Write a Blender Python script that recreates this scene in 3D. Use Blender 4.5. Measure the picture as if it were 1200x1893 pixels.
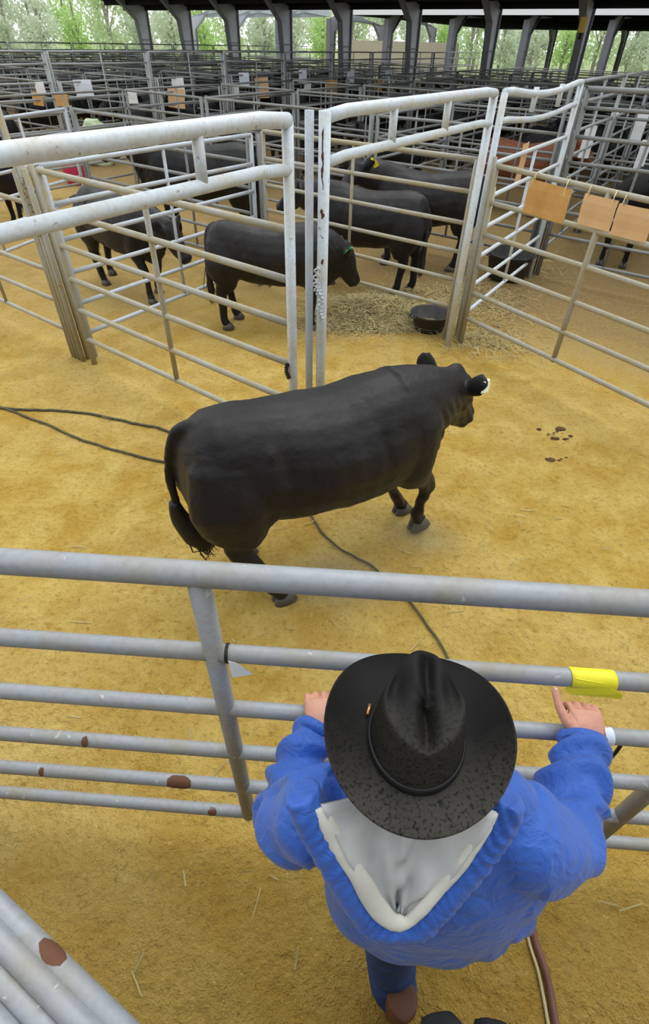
import bpy, bmesh, math, random
from mathutils import Vector, Matrix, noise
random.seed(7)
scene = bpy.context.scene
for o in list(bpy.data.objects): bpy.data.objects.remove(o)
COL = scene.collection
R = math.radians

# ------------------------------------------------------------------ camera, world, lights, exposure
cam_d = bpy.data.cameras.new('camera'); cam = bpy.data.objects.new('camera', cam_d); COL.objects.link(cam)
cam_d.sensor_fit = 'VERTICAL'; cam_d.sensor_height = 36; cam_d.sensor_width = 36
cam_d.lens = 962.8 / 1893 * 36
cam_d.clip_start = 0.02; cam_d.clip_end = 800
PITCH, ROLL = R(42.1354), R(1.6109)
cam.matrix_world = Matrix.Translation((0, 0, 2.5)) @ Matrix.Rotation(R(90) - PITCH, 4, 'X') @ Matrix.Rotation(ROLL, 4, 'Z')
scene.camera = cam
scene.view_settings.view_transform = 'Standard'; scene.view_settings.look = 'None'
scene.view_settings.exposure = 0.42; scene.view_settings.gamma = 1.0; scene.view_settings.use_curve_mapping = False

world = bpy.data.worlds.new('overcast_sky'); scene.world = world; world.use_nodes = True
wn = world.node_tree; bg = wn.nodes['Background']
bg.inputs['Color'].default_value = (0.93, 0.97, 1.0, 1); bg.inputs['Strength'].default_value = 1.12
sun_d = bpy.data.lights.new('sun', 'SUN'); sun = bpy.data.objects.new('sun', sun_d); COL.objects.link(sun)
sun_d.energy = 1.1; sun_d.angle = R(50); sun_d.color = (1, 0.98, 0.94)
sun.rotation_euler = (R(-24), R(14), 0)

# ------------------------------------------------------------------ place frame: U runs along the pens' gate line, W across it
PSI, PSI2 = 0.563, 2.2
U = Vector((math.sin(PSI), math.cos(PSI), 0)); W = Vector((math.sin(PSI2), math.cos(PSI2), 0))
P0 = Vector((-0.138, 3.273, 0))
def node(u, w, z=0): return P0 + U * u + W * w + Vector((0, 0, z))
def V(*a): return Vector(a)

# ------------------------------------------------------------------ object helpers
def tag(o, label=None, cat=None, group=None, kind=None):
    if label: o['label'] = label
    if cat: o['category'] = cat
    if group: o['group'] = group
    if kind: o['kind'] = kind
    return o
def empty(name, loc, label, cat, group=None, rz=0.0):
    o = bpy.data.objects.new(name, None); COL.objects.link(o); o.location = loc; o.rotation_euler = (0, 0, rz)
    o.empty_display_size = 0.1
    return tag(o, label, cat, group)
def link(name, me, mat=None, parent=None, smooth=True):
    o = bpy.data.objects.new(name, me); COL.objects.link(o)
    if mat:
        me.materials.clear()
        for m in (mat if isinstance(mat, (list, tuple)) else [mat]): me.materials.append(m)
    if smooth and len(me.polygons): me.polygons.foreach_set('use_smooth', [True] * len(me.polygons))
    if parent: o.parent = parent
    return o
class MB:
    """collects tubes, lofts and boxes of one part"""
    def __init__(s): s.v = []; s.f = []
    def ring_loft(s, rings, close=True):
        n = len(rings[0]); b = len(s.v)
        for r in rings: s.v += [tuple(p) for p in r]
        for i in range(len(rings) - 1):
            for j in range(n):
                k = (j + 1) % n
                s.f.append((b + i * n + j, b + i * n + k, b + (i + 1) * n + k, b + (i + 1) * n + j))
        if close:
            s.f.append(tuple(b + j for j in reversed(range(n)))); e = b + (len(rings) - 1) * n
            s.f.append(tuple(e + j for j in range(n)))
        return s
    def tube(s, pts, r, n=12, up=None, close=True, expo=2.0):
        """pts: points; r: radius, list of radii or list of (side, up) radii"""
        pts = [Vector(p) for p in pts]; rs = []
        if not isinstance(r, (list, tuple)): r = [r] * len(pts)
        prev = None
        for i, p in enumerate(pts):
            t = (pts[min(i + 1, len(pts) - 1)] - pts[max(i - 1, 0)]).normalized()
            u0 = Vector(up) if up is not None else (prev if prev is not None else (V(0, 0, 1) if abs(t.z) < .9 else V(1, 0, 0)))
            sd = t.cross(u0)
            if sd.length < 1e-4: sd = t.cross(V(0, 1, 0))
            sd.normalize(); uu = sd.cross(t).normalized(); prev = uu
            a, b = r[i] if isinstance(r[i], (list, tuple)) else (r[i], r[i])
            ring = []
            for j in range(n):
                th = 2 * math.pi * j / n; c, q = math.cos(th), math.sin(th)
                c = math.copysign(abs(c) ** (2 / expo), c); q = math.copysign(abs(q) ** (2 / expo), q)
                ring.append(p + sd * (a * c) + uu * (b * q))
            rs.append(ring)
        return s.ring_loft(rs, close)
    def box(s, c, size, M=None):
        b = len(s.v)
        for x in (-.5, .5):
            for y in (-.5, .5):
                for z in (-.5, .5):
                    p = V(x * size[0], y * size[1], z * size[2])
                    if M is not None: p = M @ p
                    s.v.append(tuple(Vector(c) + p))
        for q in ((0, 1, 3, 2), (4, 6, 7, 5), (0, 4, 5, 1), (2, 3, 7, 6), (0, 2, 6, 4), (1, 5, 7, 3)): s.f.append(tuple(b + i for i in q))
        return s
    def mesh(s, name='m'):
        me = bpy.data.meshes.new(name); me.from_pydata(s.v, [], s.f); me.update()
        bm = bmesh.new(); bm.from_mesh(me); bmesh.ops.recalc_face_normals(bm, faces=bm.faces); bm.to_mesh(me); bm.free()
        return me
    def build(s, name, mat, parent=None, smooth=True): return link(name, s.mesh(name), mat, parent, smooth)
def bezier(pts, n=10):
    """Catmull-Rom through pts"""
    pts = [Vector(p) for p in pts]; out = []
    for i in range(len(pts) - 1):
        a = pts[max(i - 1, 0)]; b = pts[i]; c = pts[i + 1]; d = pts[min(i + 2, len(pts) - 1)]
        for k in range(n):
            t = k / n
            out.append(0.5 * ((2 * b) + (c - a) * t + (2 * a - 5 * b + 4 * c - d) * t * t + (3 * b - a - 3 * c + d) * t ** 3))
    out.append(pts[-1]); return out
def lerpr(rs, n):
    out = []
    for i in range(len(rs) - 1):
        for k in range(n):
            t = k / n; a, b = rs[i], rs[i + 1]
            if isinstance(a, (list, tuple)): out.append(tuple(x * (1 - t) + y * t for x, y in zip(a, b)))
            else: out.append(a * (1 - t) + b * t)
    out.append(rs[-1]); return out
def remeshed(mb, voxel, smooth=6, fac=0.5, disp=None):
    """fuse the overlapping lofts of mb into one continuous skin"""
    me = mb.mesh('tmp'); o = bpy.data.objects.new('tmp', me); COL.objects.link(o)
    m = o.modifiers.new('r', 'REMESH'); m.mode = 'VOXEL'; m.voxel_size = voxel
    if smooth:
        m = o.modifiers.new('s', 'SMOOTH'); m.iterations = smooth; m.factor = fac
    dg = bpy.context.evaluated_depsgraph_get(); dg.update()
    out = bpy.data.meshes.new_from_object(o.evaluated_get(dg))
    bpy.data.objects.remove(o); bpy.data.meshes.remove(me)
    if disp:
        ns = [v.normal.copy() for v in out.vertices]; cs = [v.co.copy() for v in out.vertices]
        for v, c, n in zip(out.vertices, cs, ns): v.co = disp(c, n)
        out.update()
    return out

# ------------------------------------------------------------------ materials
def mat(name, base=(.5, .5, .5), rough=.6, metal=0.0, spec=0.5):
    m = bpy.data.materials.new(name); m.use_nodes = True; b = m.node_tree.nodes['Principled BSDF']
    b.inputs['Base Color'].default_value = (*base, 1); b.inputs['Roughness'].default_value = rough
    b.inputs['Metallic'].default_value = metal; b.inputs['Specular IOR Level'].default_value = spec
    return m
def N(m, t, **kw):
    n = m.node_tree.nodes.new(t)
    for k, v in kw.items():
        if k in n.inputs: n.inputs[k].default_value = v
        else: setattr(n, k, v)
    return n
def L(m, a, b): m.node_tree.links.new(a, b)
def coords(m, kind='Object'): return N(m, 'ShaderNodeTexCoord').outputs[kind]
def pos(m): return N(m, 'ShaderNodeNewGeometry').outputs['Position']
def noise_n(m, vec, scale, detail=4, rough=.55, dist=0.0):
    n = N(m, 'ShaderNodeTexNoise', Scale=scale, Detail=detail, Roughness=rough, Distortion=dist); L(m, vec, n.inputs['Vector']); return n.outputs['Fac']
def ramp(m, fac, lo, hi, c0=0.0, c1=1.0):
    n = N(m, 'ShaderNodeMapRange'); n.clamp = True
    n.inputs['From Min'].default_value = lo; n.inputs['From Max'].default_value = hi
    n.inputs['To Min'].default_value = c0; n.inputs['To Max'].default_value = c1
    L(m, fac, n.inputs['Value']); return n.outputs['Result']
def mixc(m, fac, a, b):
    n = N(m, 'ShaderNodeMix', data_type='RGBA')
    if isinstance(fac, float): n.inputs[0].default_value = fac
    else: L(m, fac, n.inputs[0])
    for i, c in ((6, a), (7, b)):
        if isinstance(c, tuple): n.inputs[i].default_value = (*c, 1)
        else: L(m, c, n.inputs[i])
    return n.outputs[2]
def math_n(m, op, a, b=None):
    n = N(m, 'ShaderNodeMath', operation=op)
    for i, c in ((0, a), (1, b)):
        if c is None: continue
        if isinstance(c, (int, float)): n.inputs[i].default_value = c
        else: L(m, c, n.inputs[i])
    return n.outputs[0]
def bsdf(m): return m.node_tree.nodes['Principled BSDF']
def bump(m, h, strength=.3, dist=.01):
    n = N(m, 'ShaderNodeBump', Strength=strength, Distance=dist); L(m, h, n.inputs['Height']); L(m, n.outputs['Normal'], bsdf(m).inputs['Normal']); return n

def pipe_mat(name, base, dirt, rust=(.13, .045, .02), dirt_amt=(.45, .7), rust_amt=(.70, .74), rough=.42, chip=None):
    m = mat(name, base, rough); p = pos(m)
    n1 = noise_n(m, p, 6, 5, .6); n2 = noise_n(m, p, 55, 3, .6); n3 = noise_n(m, p, 11, 4, .7, .6)
    c = mixc(m, ramp(m, n1, *dirt_amt), base, dirt)
    c = mixc(m, ramp(m, n2, .45, .75, 0, .35), c, tuple(x * .6 for x in dirt))
    c = mixc(m, ramp(m, n3, *rust_amt), c, rust)
    if chip: c = mixc(m, ramp(m, noise_n(m, p, 26, 3, .6, .4), .66, .69), c, chip)
    L(m, c, bsdf(m).inputs['Base Color'])
    L(m, ramp(m, n1, .35, .7, rough, rough + .25), bsdf(m).inputs['Roughness'])
    bump(m, n2, .12, .004); return m
M = {}
M['pipe_near'] = pipe_mat('grey_pipe_paint', (.295, .315, .34), (.29, .275, .235), rust_amt=(.735, .75), rough=.34, chip=(.46, .46, .44))
M['pipe_white'] = pipe_mat('whitish_pipe_paint', (.62, .70, .77), (.57, .56, .51), rust_amt=(.70, .73), dirt_amt=(.42, .7), rough=.38, chip=(.36, .33, .26))
M['pipe_tan'] = pipe_mat('dusty_pipe_paint', (.36, .36, .33), (.36, .31, .18), dirt_amt=(.36, .66), rust_amt=(.72, .75), rough=.55)
M['pipe_blue'] = pipe_mat('blue_grey_pipe_paint', (.46, .51, .57), (.42, .40, .34), dirt_amt=(.5, .75), rust_amt=(.74, .76), rough=.4)
M['pipe_far'] = pipe_mat('weathered_grey_pipe_paint', (.22, .235, .24), (.20, .19, .155), dirt_amt=(.45, .7), rust_amt=(.74, .77), rough=.5)
M['pipe_mid'] = pipe_mat('mid_grey_pipe_paint', (.33, .355, .37), (.30, .29, .25), dirt_amt=(.48, .72), rust_amt=(.75, .78), rough=.45)
M['rust'] = mat('rust', (.12, .05, .025), .85)
M['dark_metal'] = mat('dark_metal', (.03, .03, .03), .5, .6)

def sand_mat():
    m = mat('trampled_yellow_sand', (.6, .4, .1), .95, spec=.15); p = pos(m)
    big = noise_n(m, p, .55, 4, .6); mid = noise_n(m, p, 3.2, 5, .62, .3); fine = noise_n(m, p, 26, 5, .7); grit = noise_n(m, p, 130, 3, .7)
    c = mixc(m, ramp(m, mid, .38, .64), (.65, .405, .072), (.84, .61, .17))
    c = mixc(m, ramp(m, big, .45, .7, 0, .6), c, (.82, .62, .24))
    c = mixc(m, ramp(m, fine, .52, .72, 0, .8), c, (.46, .27, .05))
    # darker brown ground on the people's side of the front fence
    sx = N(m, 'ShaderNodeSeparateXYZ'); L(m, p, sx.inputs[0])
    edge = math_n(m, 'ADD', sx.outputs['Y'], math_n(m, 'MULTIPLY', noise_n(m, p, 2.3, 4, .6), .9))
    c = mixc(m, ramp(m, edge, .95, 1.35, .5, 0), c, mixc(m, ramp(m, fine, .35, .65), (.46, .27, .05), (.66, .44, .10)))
    # duller, darker brown further back in the pens
    far = math_n(m, 'ADD', sx.outputs['Y'], math_n(m, 'MULTIPLY', mid, 2.2))
    c = mixc(m, ramp(m, far, 6.2, 8.4, 0, .55), c, (.52, .36, .16))
    c = mixc(m, ramp(m, math_n(m, 'ADD', far, math_n(m, 'MULTIPLY', sx.outputs['X'], .9)), 8.2, 10.2, 0, .75), c, mixc(m, ramp(m, fine, .4, .6), (.30, .20, .09), (.46, .33, .16)))
    # droppings and damp spots
    v = N(m, 'ShaderNodeTexVoronoi', Scale=.62); v.inputs['Randomness'].default_value = 1.0
    wv = N(m, 'ShaderNodeVectorMath', operation='ADD'); L(m, p, wv.inputs[0])
    nn = N(m, 'ShaderNodeTexNoise', Scale=7.0, Detail=3); L(m, p, nn.inputs['Vector'])
    sc = N(m, 'ShaderNodeVectorMath', operation='SCALE'); sc.inputs['Scale'].default_value = .16; L(m, nn.outputs['Color'], sc.inputs[0]); L(m, sc.outputs[0], wv.inputs[1])
    L(m, wv.outputs[0], v.inputs['Vector'])
    c = mixc(m, ramp(m, v.outputs['Distance'], .05, .12, .55, 0), c, (.20, .12, .035))
    c = mixc(m, ramp(m, noise_n(m, p, 34, 4, .78, .6), .57, .69, 0, .7), c, (.34, .19, .05))
    c = mixc(m, ramp(m, noise_n(m, p, 6.5, 4, .7, .8), .60, .76, 0, .4), c, (.38, .24, .085))
    c = mixc(m, ramp(m, noise_n(m, p, 42, 3, .7), .60, .74, 0, .5), c, (.92, .74, .34))
    c = mixc(m, ramp(m, math_n(m, 'ADD', sx.outputs['Y'], math_n(m, 'MULTIPLY', big, 12)), 44, 56, 0, 1), c, (.30, .36, .17))          # grass beyond the barns
    L(m, c, bsdf(m).inputs['Base Color'])
    v2 = N(m, 'ShaderNodeTexVoronoi', Scale=19.0); L(m, p, v2.inputs['Vector'])
    h = math_n(m, 'ADD', math_n(m, 'MULTIPLY', fine, 1.0), math_n(m, 'MULTIPLY', grit, .35))
    h = math_n(m, 'ADD', h, math_n(m, 'MULTIPLY', mid, 1.4)); h = math_n(m, 'SUBTRACT', h, math_n(m, 'MULTIPLY', v2.outputs['Distance'], .35))
    bump(m, h, 1.0, .05); return m
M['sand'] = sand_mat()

def hide_mat(name, base, tint, sheen=.35):
    m = mat(name, base, .5, spec=.30); p = coords(m)
    n1 = noise_n(m, p, 3.0, 5, .6, .4); n2 = noise_n(m, p, 60, 3, .7, 1.2)
    c = mixc(m, ramp(m, n1, .38, .72), base, tint); c = mixc(m, ramp(m, n2, .58, .8, 0, .35), c, tuple(x * 1.8 for x in tint))
    L(m, c, bsdf(m).inputs['Base Color']); L(m, ramp(m, n1, .3, .7, .62, .42), bsdf(m).inputs['Roughness'])
    bsdf(m).inputs['Sheen Weight'].default_value = sheen; bsdf(m).inputs['Sheen Roughness'].default_value = .4
    bump(m, math_n(m, 'ADD', n2, math_n(m, 'MULTIPLY', noise_n(m, p, 14, 4, .6, .8), 1.5)), .22, .012); return m
M['hide'] = hide_mat('black_hide', (.0065, .0057, .0064), (.015, .0125, .013), .04)
M['hide_far'] = hide_mat('dark_hide', (.0045, .0045, .005), (.008, .007, .007), .02)
M['hide_red'] = hide_mat('red_brown_hide', (.14, .045, .018), (.22, .075, .03), .15)
M['hoof'] = mat('hoof_horn', (.085, .072, .06), .55)
M['hair'] = mat('black_tail_hair', (.008, .007, .007), .6)
M['tag_white'] = mat('pale_tag_plastic', (.78, .78, .55), .4); M['tag_yellow'] = mat('yellow_tag_plastic', (.85, .72, .03), .4)
M['tag_green'] = mat('green_tag_plastic', (.05, .62, .22), .4)

def plain(name, a, b, scale=8, rough=.7, bs=0.0, bd=.004, spec=.4, lo=.35, hi=.65):
    m = mat(name, a, rough, spec=spec); p = coords(m); n = noise_n(m, p, scale, 4, .6)
    L(m, mixc(m, ramp(m, n, lo, hi), a, b), bsdf(m).inputs['Base Color'])
    if bs: bump(m, n, bs, bd)
    return m
M['paper'] = plain('white_paper', (.80, .81, .82), (.74, .75, .78), 4, .8)
M['paper_blue'] = plain('pale_blue_paper', (.66, .72, .84), (.70, .74, .82), 4, .8)
M['cardboard'] = plain('tan_cardboard', (.62, .36, .13), (.52, .29, .09), 6, .85)
M['cardboard_pale'] = plain('pale_cardboard', (.72, .47, .25), (.66, .42, .22), 6, .85)
M['rubber'] = plain('black_rubber', (.022, .022, .024), (.05, .048, .045), 9, .65, .2)
M['feed'] = plain('grain_feed', (.24, .17, .08), (.36, .27, .14), 60, .95, .6, .01)
M['hay'] = plain('hay_straw', (.52, .43, .20), (.36, .30, .14), 3, .85)
M['cord'] = plain('dark_cord', (.055, .05, .03), (.11, .10, .05), 20, .7)
M['hose'] = plain('brown_hose', (.20, .085, .06), (.15, .06, .05), 12, .45)
M['tape'] = plain('yellow_tape', (.85, .78, .03), (.80, .70, .03), 14, .5, .3)
M['twine'] = mat('pale_twine', (.62, .52, .30), .8)
M['steel_grey'] = plain('grey_steel_frame', (.20, .21, .235), (.165, .17, .19), 1.2, .6)
M['steel_light'] = plain('light_steel_frame', (.50, .53, .58), (.42, .44, .48), 1.2, .55)
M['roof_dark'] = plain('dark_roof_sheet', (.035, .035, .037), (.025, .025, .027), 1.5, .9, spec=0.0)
M['yellow_box'] = mat('yellow_box_paint', (.75, .50, .02), .5)
def leaf_mat(name, a, b):
    m = mat(name, a, .7, spec=.2); n = noise_n(m, pos(m), .9, 3)
    c = mixc(m, ramp(m, n, .35, .65), a, b); L(m, c, bsdf(m).inputs['Base Color'])
    t = N(m, 'ShaderNodeBsdfTranslucent'); L(m, c, t.inputs['Color']); mx = N(m, 'ShaderNodeMixShader'); mx.inputs[0].default_value = .5
    L(m, bsdf(m).outputs[0], mx.inputs[1]); L(m, t.outputs[0], mx.inputs[2]); L(m, mx.outputs[0], m.node_tree.nodes['Material Output'].inputs['Surface']); return m
M['leaf'] = [leaf_mat('haze_toned_leaves', (.66, .76, .46), (.56, .68, .42)), leaf_mat('haze_pale_leaves', (.74, .79, .66), (.64, .70, .56)), leaf_mat('haze_bright_leaves', (.64, .80, .36), (.56, .74, .34))]  # leaf tones paled to paint in distance haze
M['bark'] = plain('bark', (.36, .33, .28), (.28, .26, .22), 6, .9)  # bark lightened to go with the painted haze
# ------------------------------------------------------------------ ground
def ground_h(x, y):
    q = V(x, y, 0)
    h = .020 * noise.noise(q * 1.3) + .014 * noise.noise(q * 4.1 + V(3, 1, 0)) + .009 * noise.noise(q * 10.0)
    return h
def build_ground():
    xs = []; x = -5.0
    me = bpy.data.meshes.new('ground'); bm = bmesh.new()
    def axis(lo, hi, fine_lo, fine_hi, step, far):
        a = []; t = fine_lo
        while t > lo: a.append(t); t -= max(step, (fine_lo - t) * .35 + step)
        a = [lo] + a[::-1]; t = fine_lo + step
        while t < fine_hi: a.append(t); t += step
        while t < hi: a.append(t); t += max(step, (t - fine_hi) * .35 + step)
        return a + [hi]
    X = axis(-160, 160, -4.2, 4.2, .05, 0); Y = axis(-12, 300, -.6, 8.5, .05, 0)
    grid = []
    for yy in Y:
        row = []
        for xx in X:
            e = min(1, max(0, (4.6 - abs(xx)) / .6)) * min(1, max(0, (9.0 - yy) / .8))
            row.append(bm.verts.new((xx, yy, ground_h(xx, yy) * e)))
        grid.append(row)
    for j in range(len(Y) - 1):
        for i in range(len(X) - 1): bm.faces.new((grid[j][i], grid[j][i + 1], grid[j + 1][i + 1], grid[j + 1][i]))
    bm.to_mesh(me); bm.free()
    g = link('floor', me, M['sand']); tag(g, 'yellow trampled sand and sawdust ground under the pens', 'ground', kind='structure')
build_ground()

# ------------------------------------------------------------------ steel barn beyond the pens
def prism(poly, D, L_, thick):
    """polygon in (depth along U, z) extruded along W"""
    mb = MB(); a = [node(u, L_ - thick / 2, z) for u, z in poly]; b = [node(u, L_ + thick / 2, z) for u, z in poly]
    n = len(poly); mb.v = [tuple(p) for p in a + b]; mb.f = [tuple(range(n)), tuple(range(2 * n - 1, n - 1, -1))]
    for i in range(n): k = (i + 1) % n; mb.f.append((i, k, n + k, n + i))
    return mb
def rel(mb, base):
    b = Vector(base); mb.v = [tuple(Vector(p) - b) for p in mb.v]; return mb
def frame_column(w, D, dirn, top, reach, m, label, group, d0=.5, d1=.95, knee=3.25, rise=1.05, flange=.30, th=.09):
    """tapered web with flanges, haunch and roof beam; dirn -1: the beam comes towards the pens"""
    base = node(D, w, 0); e = empty('steel_column', base, label, 'column', group)
    s = dirn
    web = prism([(D, 0), (D, top), (D + s * reach, top + rise + reach * .05), (D + s * reach, top + rise + reach * .05 - .55), (D + s * (d1 + 1.5), knee + 1.05), (D + s * d1, knee), (D + s * d0, 0)], D, w, th)
    rel(web, base).build('web', m, e, smooth=False)
    fl = prism([(D - s * .03, 0), (D - s * .03, top), (D + s * .03, top), (D + s * .03, 0)], D, w, flange); rel(fl, base).build('outer_flange', M['steel_grey'], e, smooth=False)
    fl = prism([(D + s * d0, 0), (D + s * d1, knee), (D + s * (d1 + .06), knee), (D + s * (d0 + .06), 0)], D, w, flange); rel(fl, base).build('inner_flange', M['steel_grey'], e, smooth=False)
    fl = prism([(D + s * d1, knee), (D + s * (d1 + 1.5), knee + 1.05), (D + s * (d1 + 1.5), knee + .99), (D + s * d1, knee - .06)], D, w, flange); rel(fl, base).build('haunch_flange', M['steel_grey'], e, smooth=False)
    st = prism([(D + s * .02, 2.28), (D + s * .86, 2.28), (D + s * .86, 2.32), (D + s * .02, 2.32)], D, w, th + .08); rel(st, base).build('stiffener', M['steel_grey'], e, smooth=False)
    return e
SP = 4.07
for k in range(9):
    w = -5.35 - SP * k
    nth = ['right-hand', 'second', 'third', 'fourth', 'fifth', 'sixth', 'seventh', 'eighth', 'ninth'][k]
    frame_column(w, 28, -1, 3.84, 7.5, M['steel_light'], ('tapered grey barn column, %s of the near row counting from the right' % nth), 'near row of steel frames') if k < 8 else None
# roof of our barn (its underside shows between the frames, top right) with purlins
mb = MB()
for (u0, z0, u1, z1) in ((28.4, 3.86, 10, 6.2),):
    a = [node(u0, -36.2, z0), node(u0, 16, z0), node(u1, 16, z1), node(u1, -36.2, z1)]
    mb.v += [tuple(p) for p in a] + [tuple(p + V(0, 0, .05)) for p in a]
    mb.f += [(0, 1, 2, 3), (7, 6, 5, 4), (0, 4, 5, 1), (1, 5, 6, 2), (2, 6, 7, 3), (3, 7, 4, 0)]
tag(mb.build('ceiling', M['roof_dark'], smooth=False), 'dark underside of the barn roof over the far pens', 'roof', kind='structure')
for i in range(5):
    D = 27.9 - i * 1.5; z = 3.75 + (28.4 - D) * .127
    mb = MB(); a, b = node(D, -36, z), node(D, 16, z); mb.tube([a, b], [(.05, .11)] * 2, 8, up=(0, 0, 1), expo=6)
    tag(mb.build('trim_%d' % (i + 1), M['roof_dark'], smooth=False), 'dark roof purlin over the near row of frames', 'purlin', kind='structure')
# second barn behind it
for k in range(10):
    w = 3.1 - SP * 1.07 * k
    if k > 9: continue
    nth = ['right-hand', 'second', 'third', 'fourth', 'fifth', 'sixth', 'seventh', 'eighth', 'ninth', 'tenth'][k]
    frame_column(w - 1.9 * 0, 34, 1, 3.55, 6.5, M['steel_light'], 'paler barn column, %s of the second row counting from the right' % nth, 'second row of steel frames', d0=.45, d1=.6, knee=2.95, rise=.5, flange=.34)
for k in range(7):
    w = 2.5 - 6.2 * k
    frame_column(w, 62, -1, 3.7, 7, M['steel_grey'], 'dark barn column, ' + ['right-hand', 'second', 'third', 'fourth', 'fifth', 'sixth', 'seventh'][k] + ' of the furthest row counting from the right', 'far row of steel frames', d0=.5, d1=1.0, knee=3.0, rise=.5)
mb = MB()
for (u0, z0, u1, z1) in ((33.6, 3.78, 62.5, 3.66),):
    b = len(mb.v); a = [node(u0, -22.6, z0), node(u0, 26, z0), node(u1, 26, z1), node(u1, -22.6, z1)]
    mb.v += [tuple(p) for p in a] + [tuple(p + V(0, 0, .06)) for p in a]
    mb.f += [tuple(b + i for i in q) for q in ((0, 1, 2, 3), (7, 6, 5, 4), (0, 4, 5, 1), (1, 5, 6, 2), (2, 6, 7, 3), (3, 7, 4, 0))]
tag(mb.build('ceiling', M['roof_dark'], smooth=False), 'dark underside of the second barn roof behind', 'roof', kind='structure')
rl_ = prism([(33.5, 3.70), (33.5, 3.98), (33.58, 3.98), (33.58, 3.70)], 33.5, 2, 49); rl_ = rl_.build('trim_6', mat('white_fascia_paint', (.88, .89, .90), .5), smooth=False); tag(rl_, 'white fascia along the eave of the second barn', 'fascia', kind='structure')
# low solid wall and loading racks seen between the frames at the centre
mb = MB(); mb.tube([node(58, -38, 1.3), node(58, -24, 1.3)], [(.1, 1.3)] * 2, 4, up=(0, 0, 1))
mb = MB(); c = (node(58, -38, 0) + node(58, -24, 0)) / 2
ang = math.atan2(W.y, W.x); RM = Matrix.Rotation(ang, 3, 'Z')
mb.box((0, 0, 1.3), (14, .2, 2.6), RM); o = mb.build('shed_wall', plain('beige_wall', (.42, .36, .28), (.38, .33, .26), 1), smooth=False); o.location = c
tag(o, 'low beige shed wall seen between the columns beyond the pens', 'wall', kind='structure')

# ------------------------------------------------------------------ trees beyond
def tree_meshes(seed):
    rnd = random.Random(seed); mb = MB()
    h = 8.5 + rnd.random() * 3
    blobs = [(V(rnd.gauss(0, .8), rnd.gauss(0, .8), rnd.uniform(.7, h)), rnd.uniform(.8, 1.5)) for _ in range(16)]
    for c, r in blobs:
        for _ in range(120):
            d = V(rnd.gauss(0, 1), rnd.gauss(0, 1), rnd.gauss(0, .9)).normalized() * r * rnd.random() ** .4
            p = c + d; s = rnd.uniform(.10, .24)
            a = V(rnd.gauss(0, 1), rnd.gauss(0, 1), rnd.gauss(0, 1)).normalized() * s
            bq = a.cross(V(rnd.gauss(0, 1), rnd.gauss(0, 1), rnd.gauss(0, 1))).normalized() * s * .7
            b = len(mb.v); mb.v += [tuple(p - a), tuple(p + bq), tuple(p + a), tuple(p - bq)]; mb.f.append((b, b + 1, b + 2, b + 3))
    me = bpy.data.meshes.new('crown'); me.from_pydata(mb.v, [], mb.f); me.update()
    tr = MB(); tr.tube(bezier([(0, 0, -.1), (.1, 0, 2), (-.1, .1, 5), (.2, 0, h)], 4), lerpr([.2, .16, .11, .03], 4), 8)
    for c, r in blobs[:9]:
        tr.tube([(0, 0, max(.6, c.z * .55)), (c.x * .5, c.y * .5, c.z * .8), tuple(c)], [.08, .05, .02], 6)
    return me, tr.mesh('trunk')
TREES = [tree_meshes(s) for s in (1, 2, 3, 4)]
def plant(i, p, s, rz, label):
    crown, trunk = TREES[i % 4]
    e = empty('tree', p, label, 'tree', 'trees behind the barns', rz); e.scale = (s, s, s)
    k = i % 3
    if crown.users and len(crown.materials) == 0: crown.materials.append(M['leaf'][i % 3]); trunk.materials.append(M['bark'])
    for nm, me in (('crown', crown), ('trunk', trunk)):
        o = bpy.data.objects.new(nm, me); COL.objects.link(o); o.parent = e
rnd = random.Random(5)
for i in range(36):
    t = i / 35; ang = R(-42 + 84 * t); d = 78 + (i % 2) * 4.5
    plant(i, (math.sin(ang) * d, math.cos(ang) * d, 0), rnd.uniform(.8, 1.05), rnd.uniform(0, 6.28), 'green tree in the tree line behind the barns, leaves coloured pale as haze')
for i in range(34):
    t = (i + .5) / 34; ang = R(-42 + 84 * t); d = 90 + (i % 2) * 4.5
    plant(i + 1, (math.sin(ang) * d, math.cos(ang) * d, 0), rnd.uniform(1.0, 1.25), rnd.uniform(0, 6.28), 'green tree in the tree line behind the barns, leaves coloured pale as haze')

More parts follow.
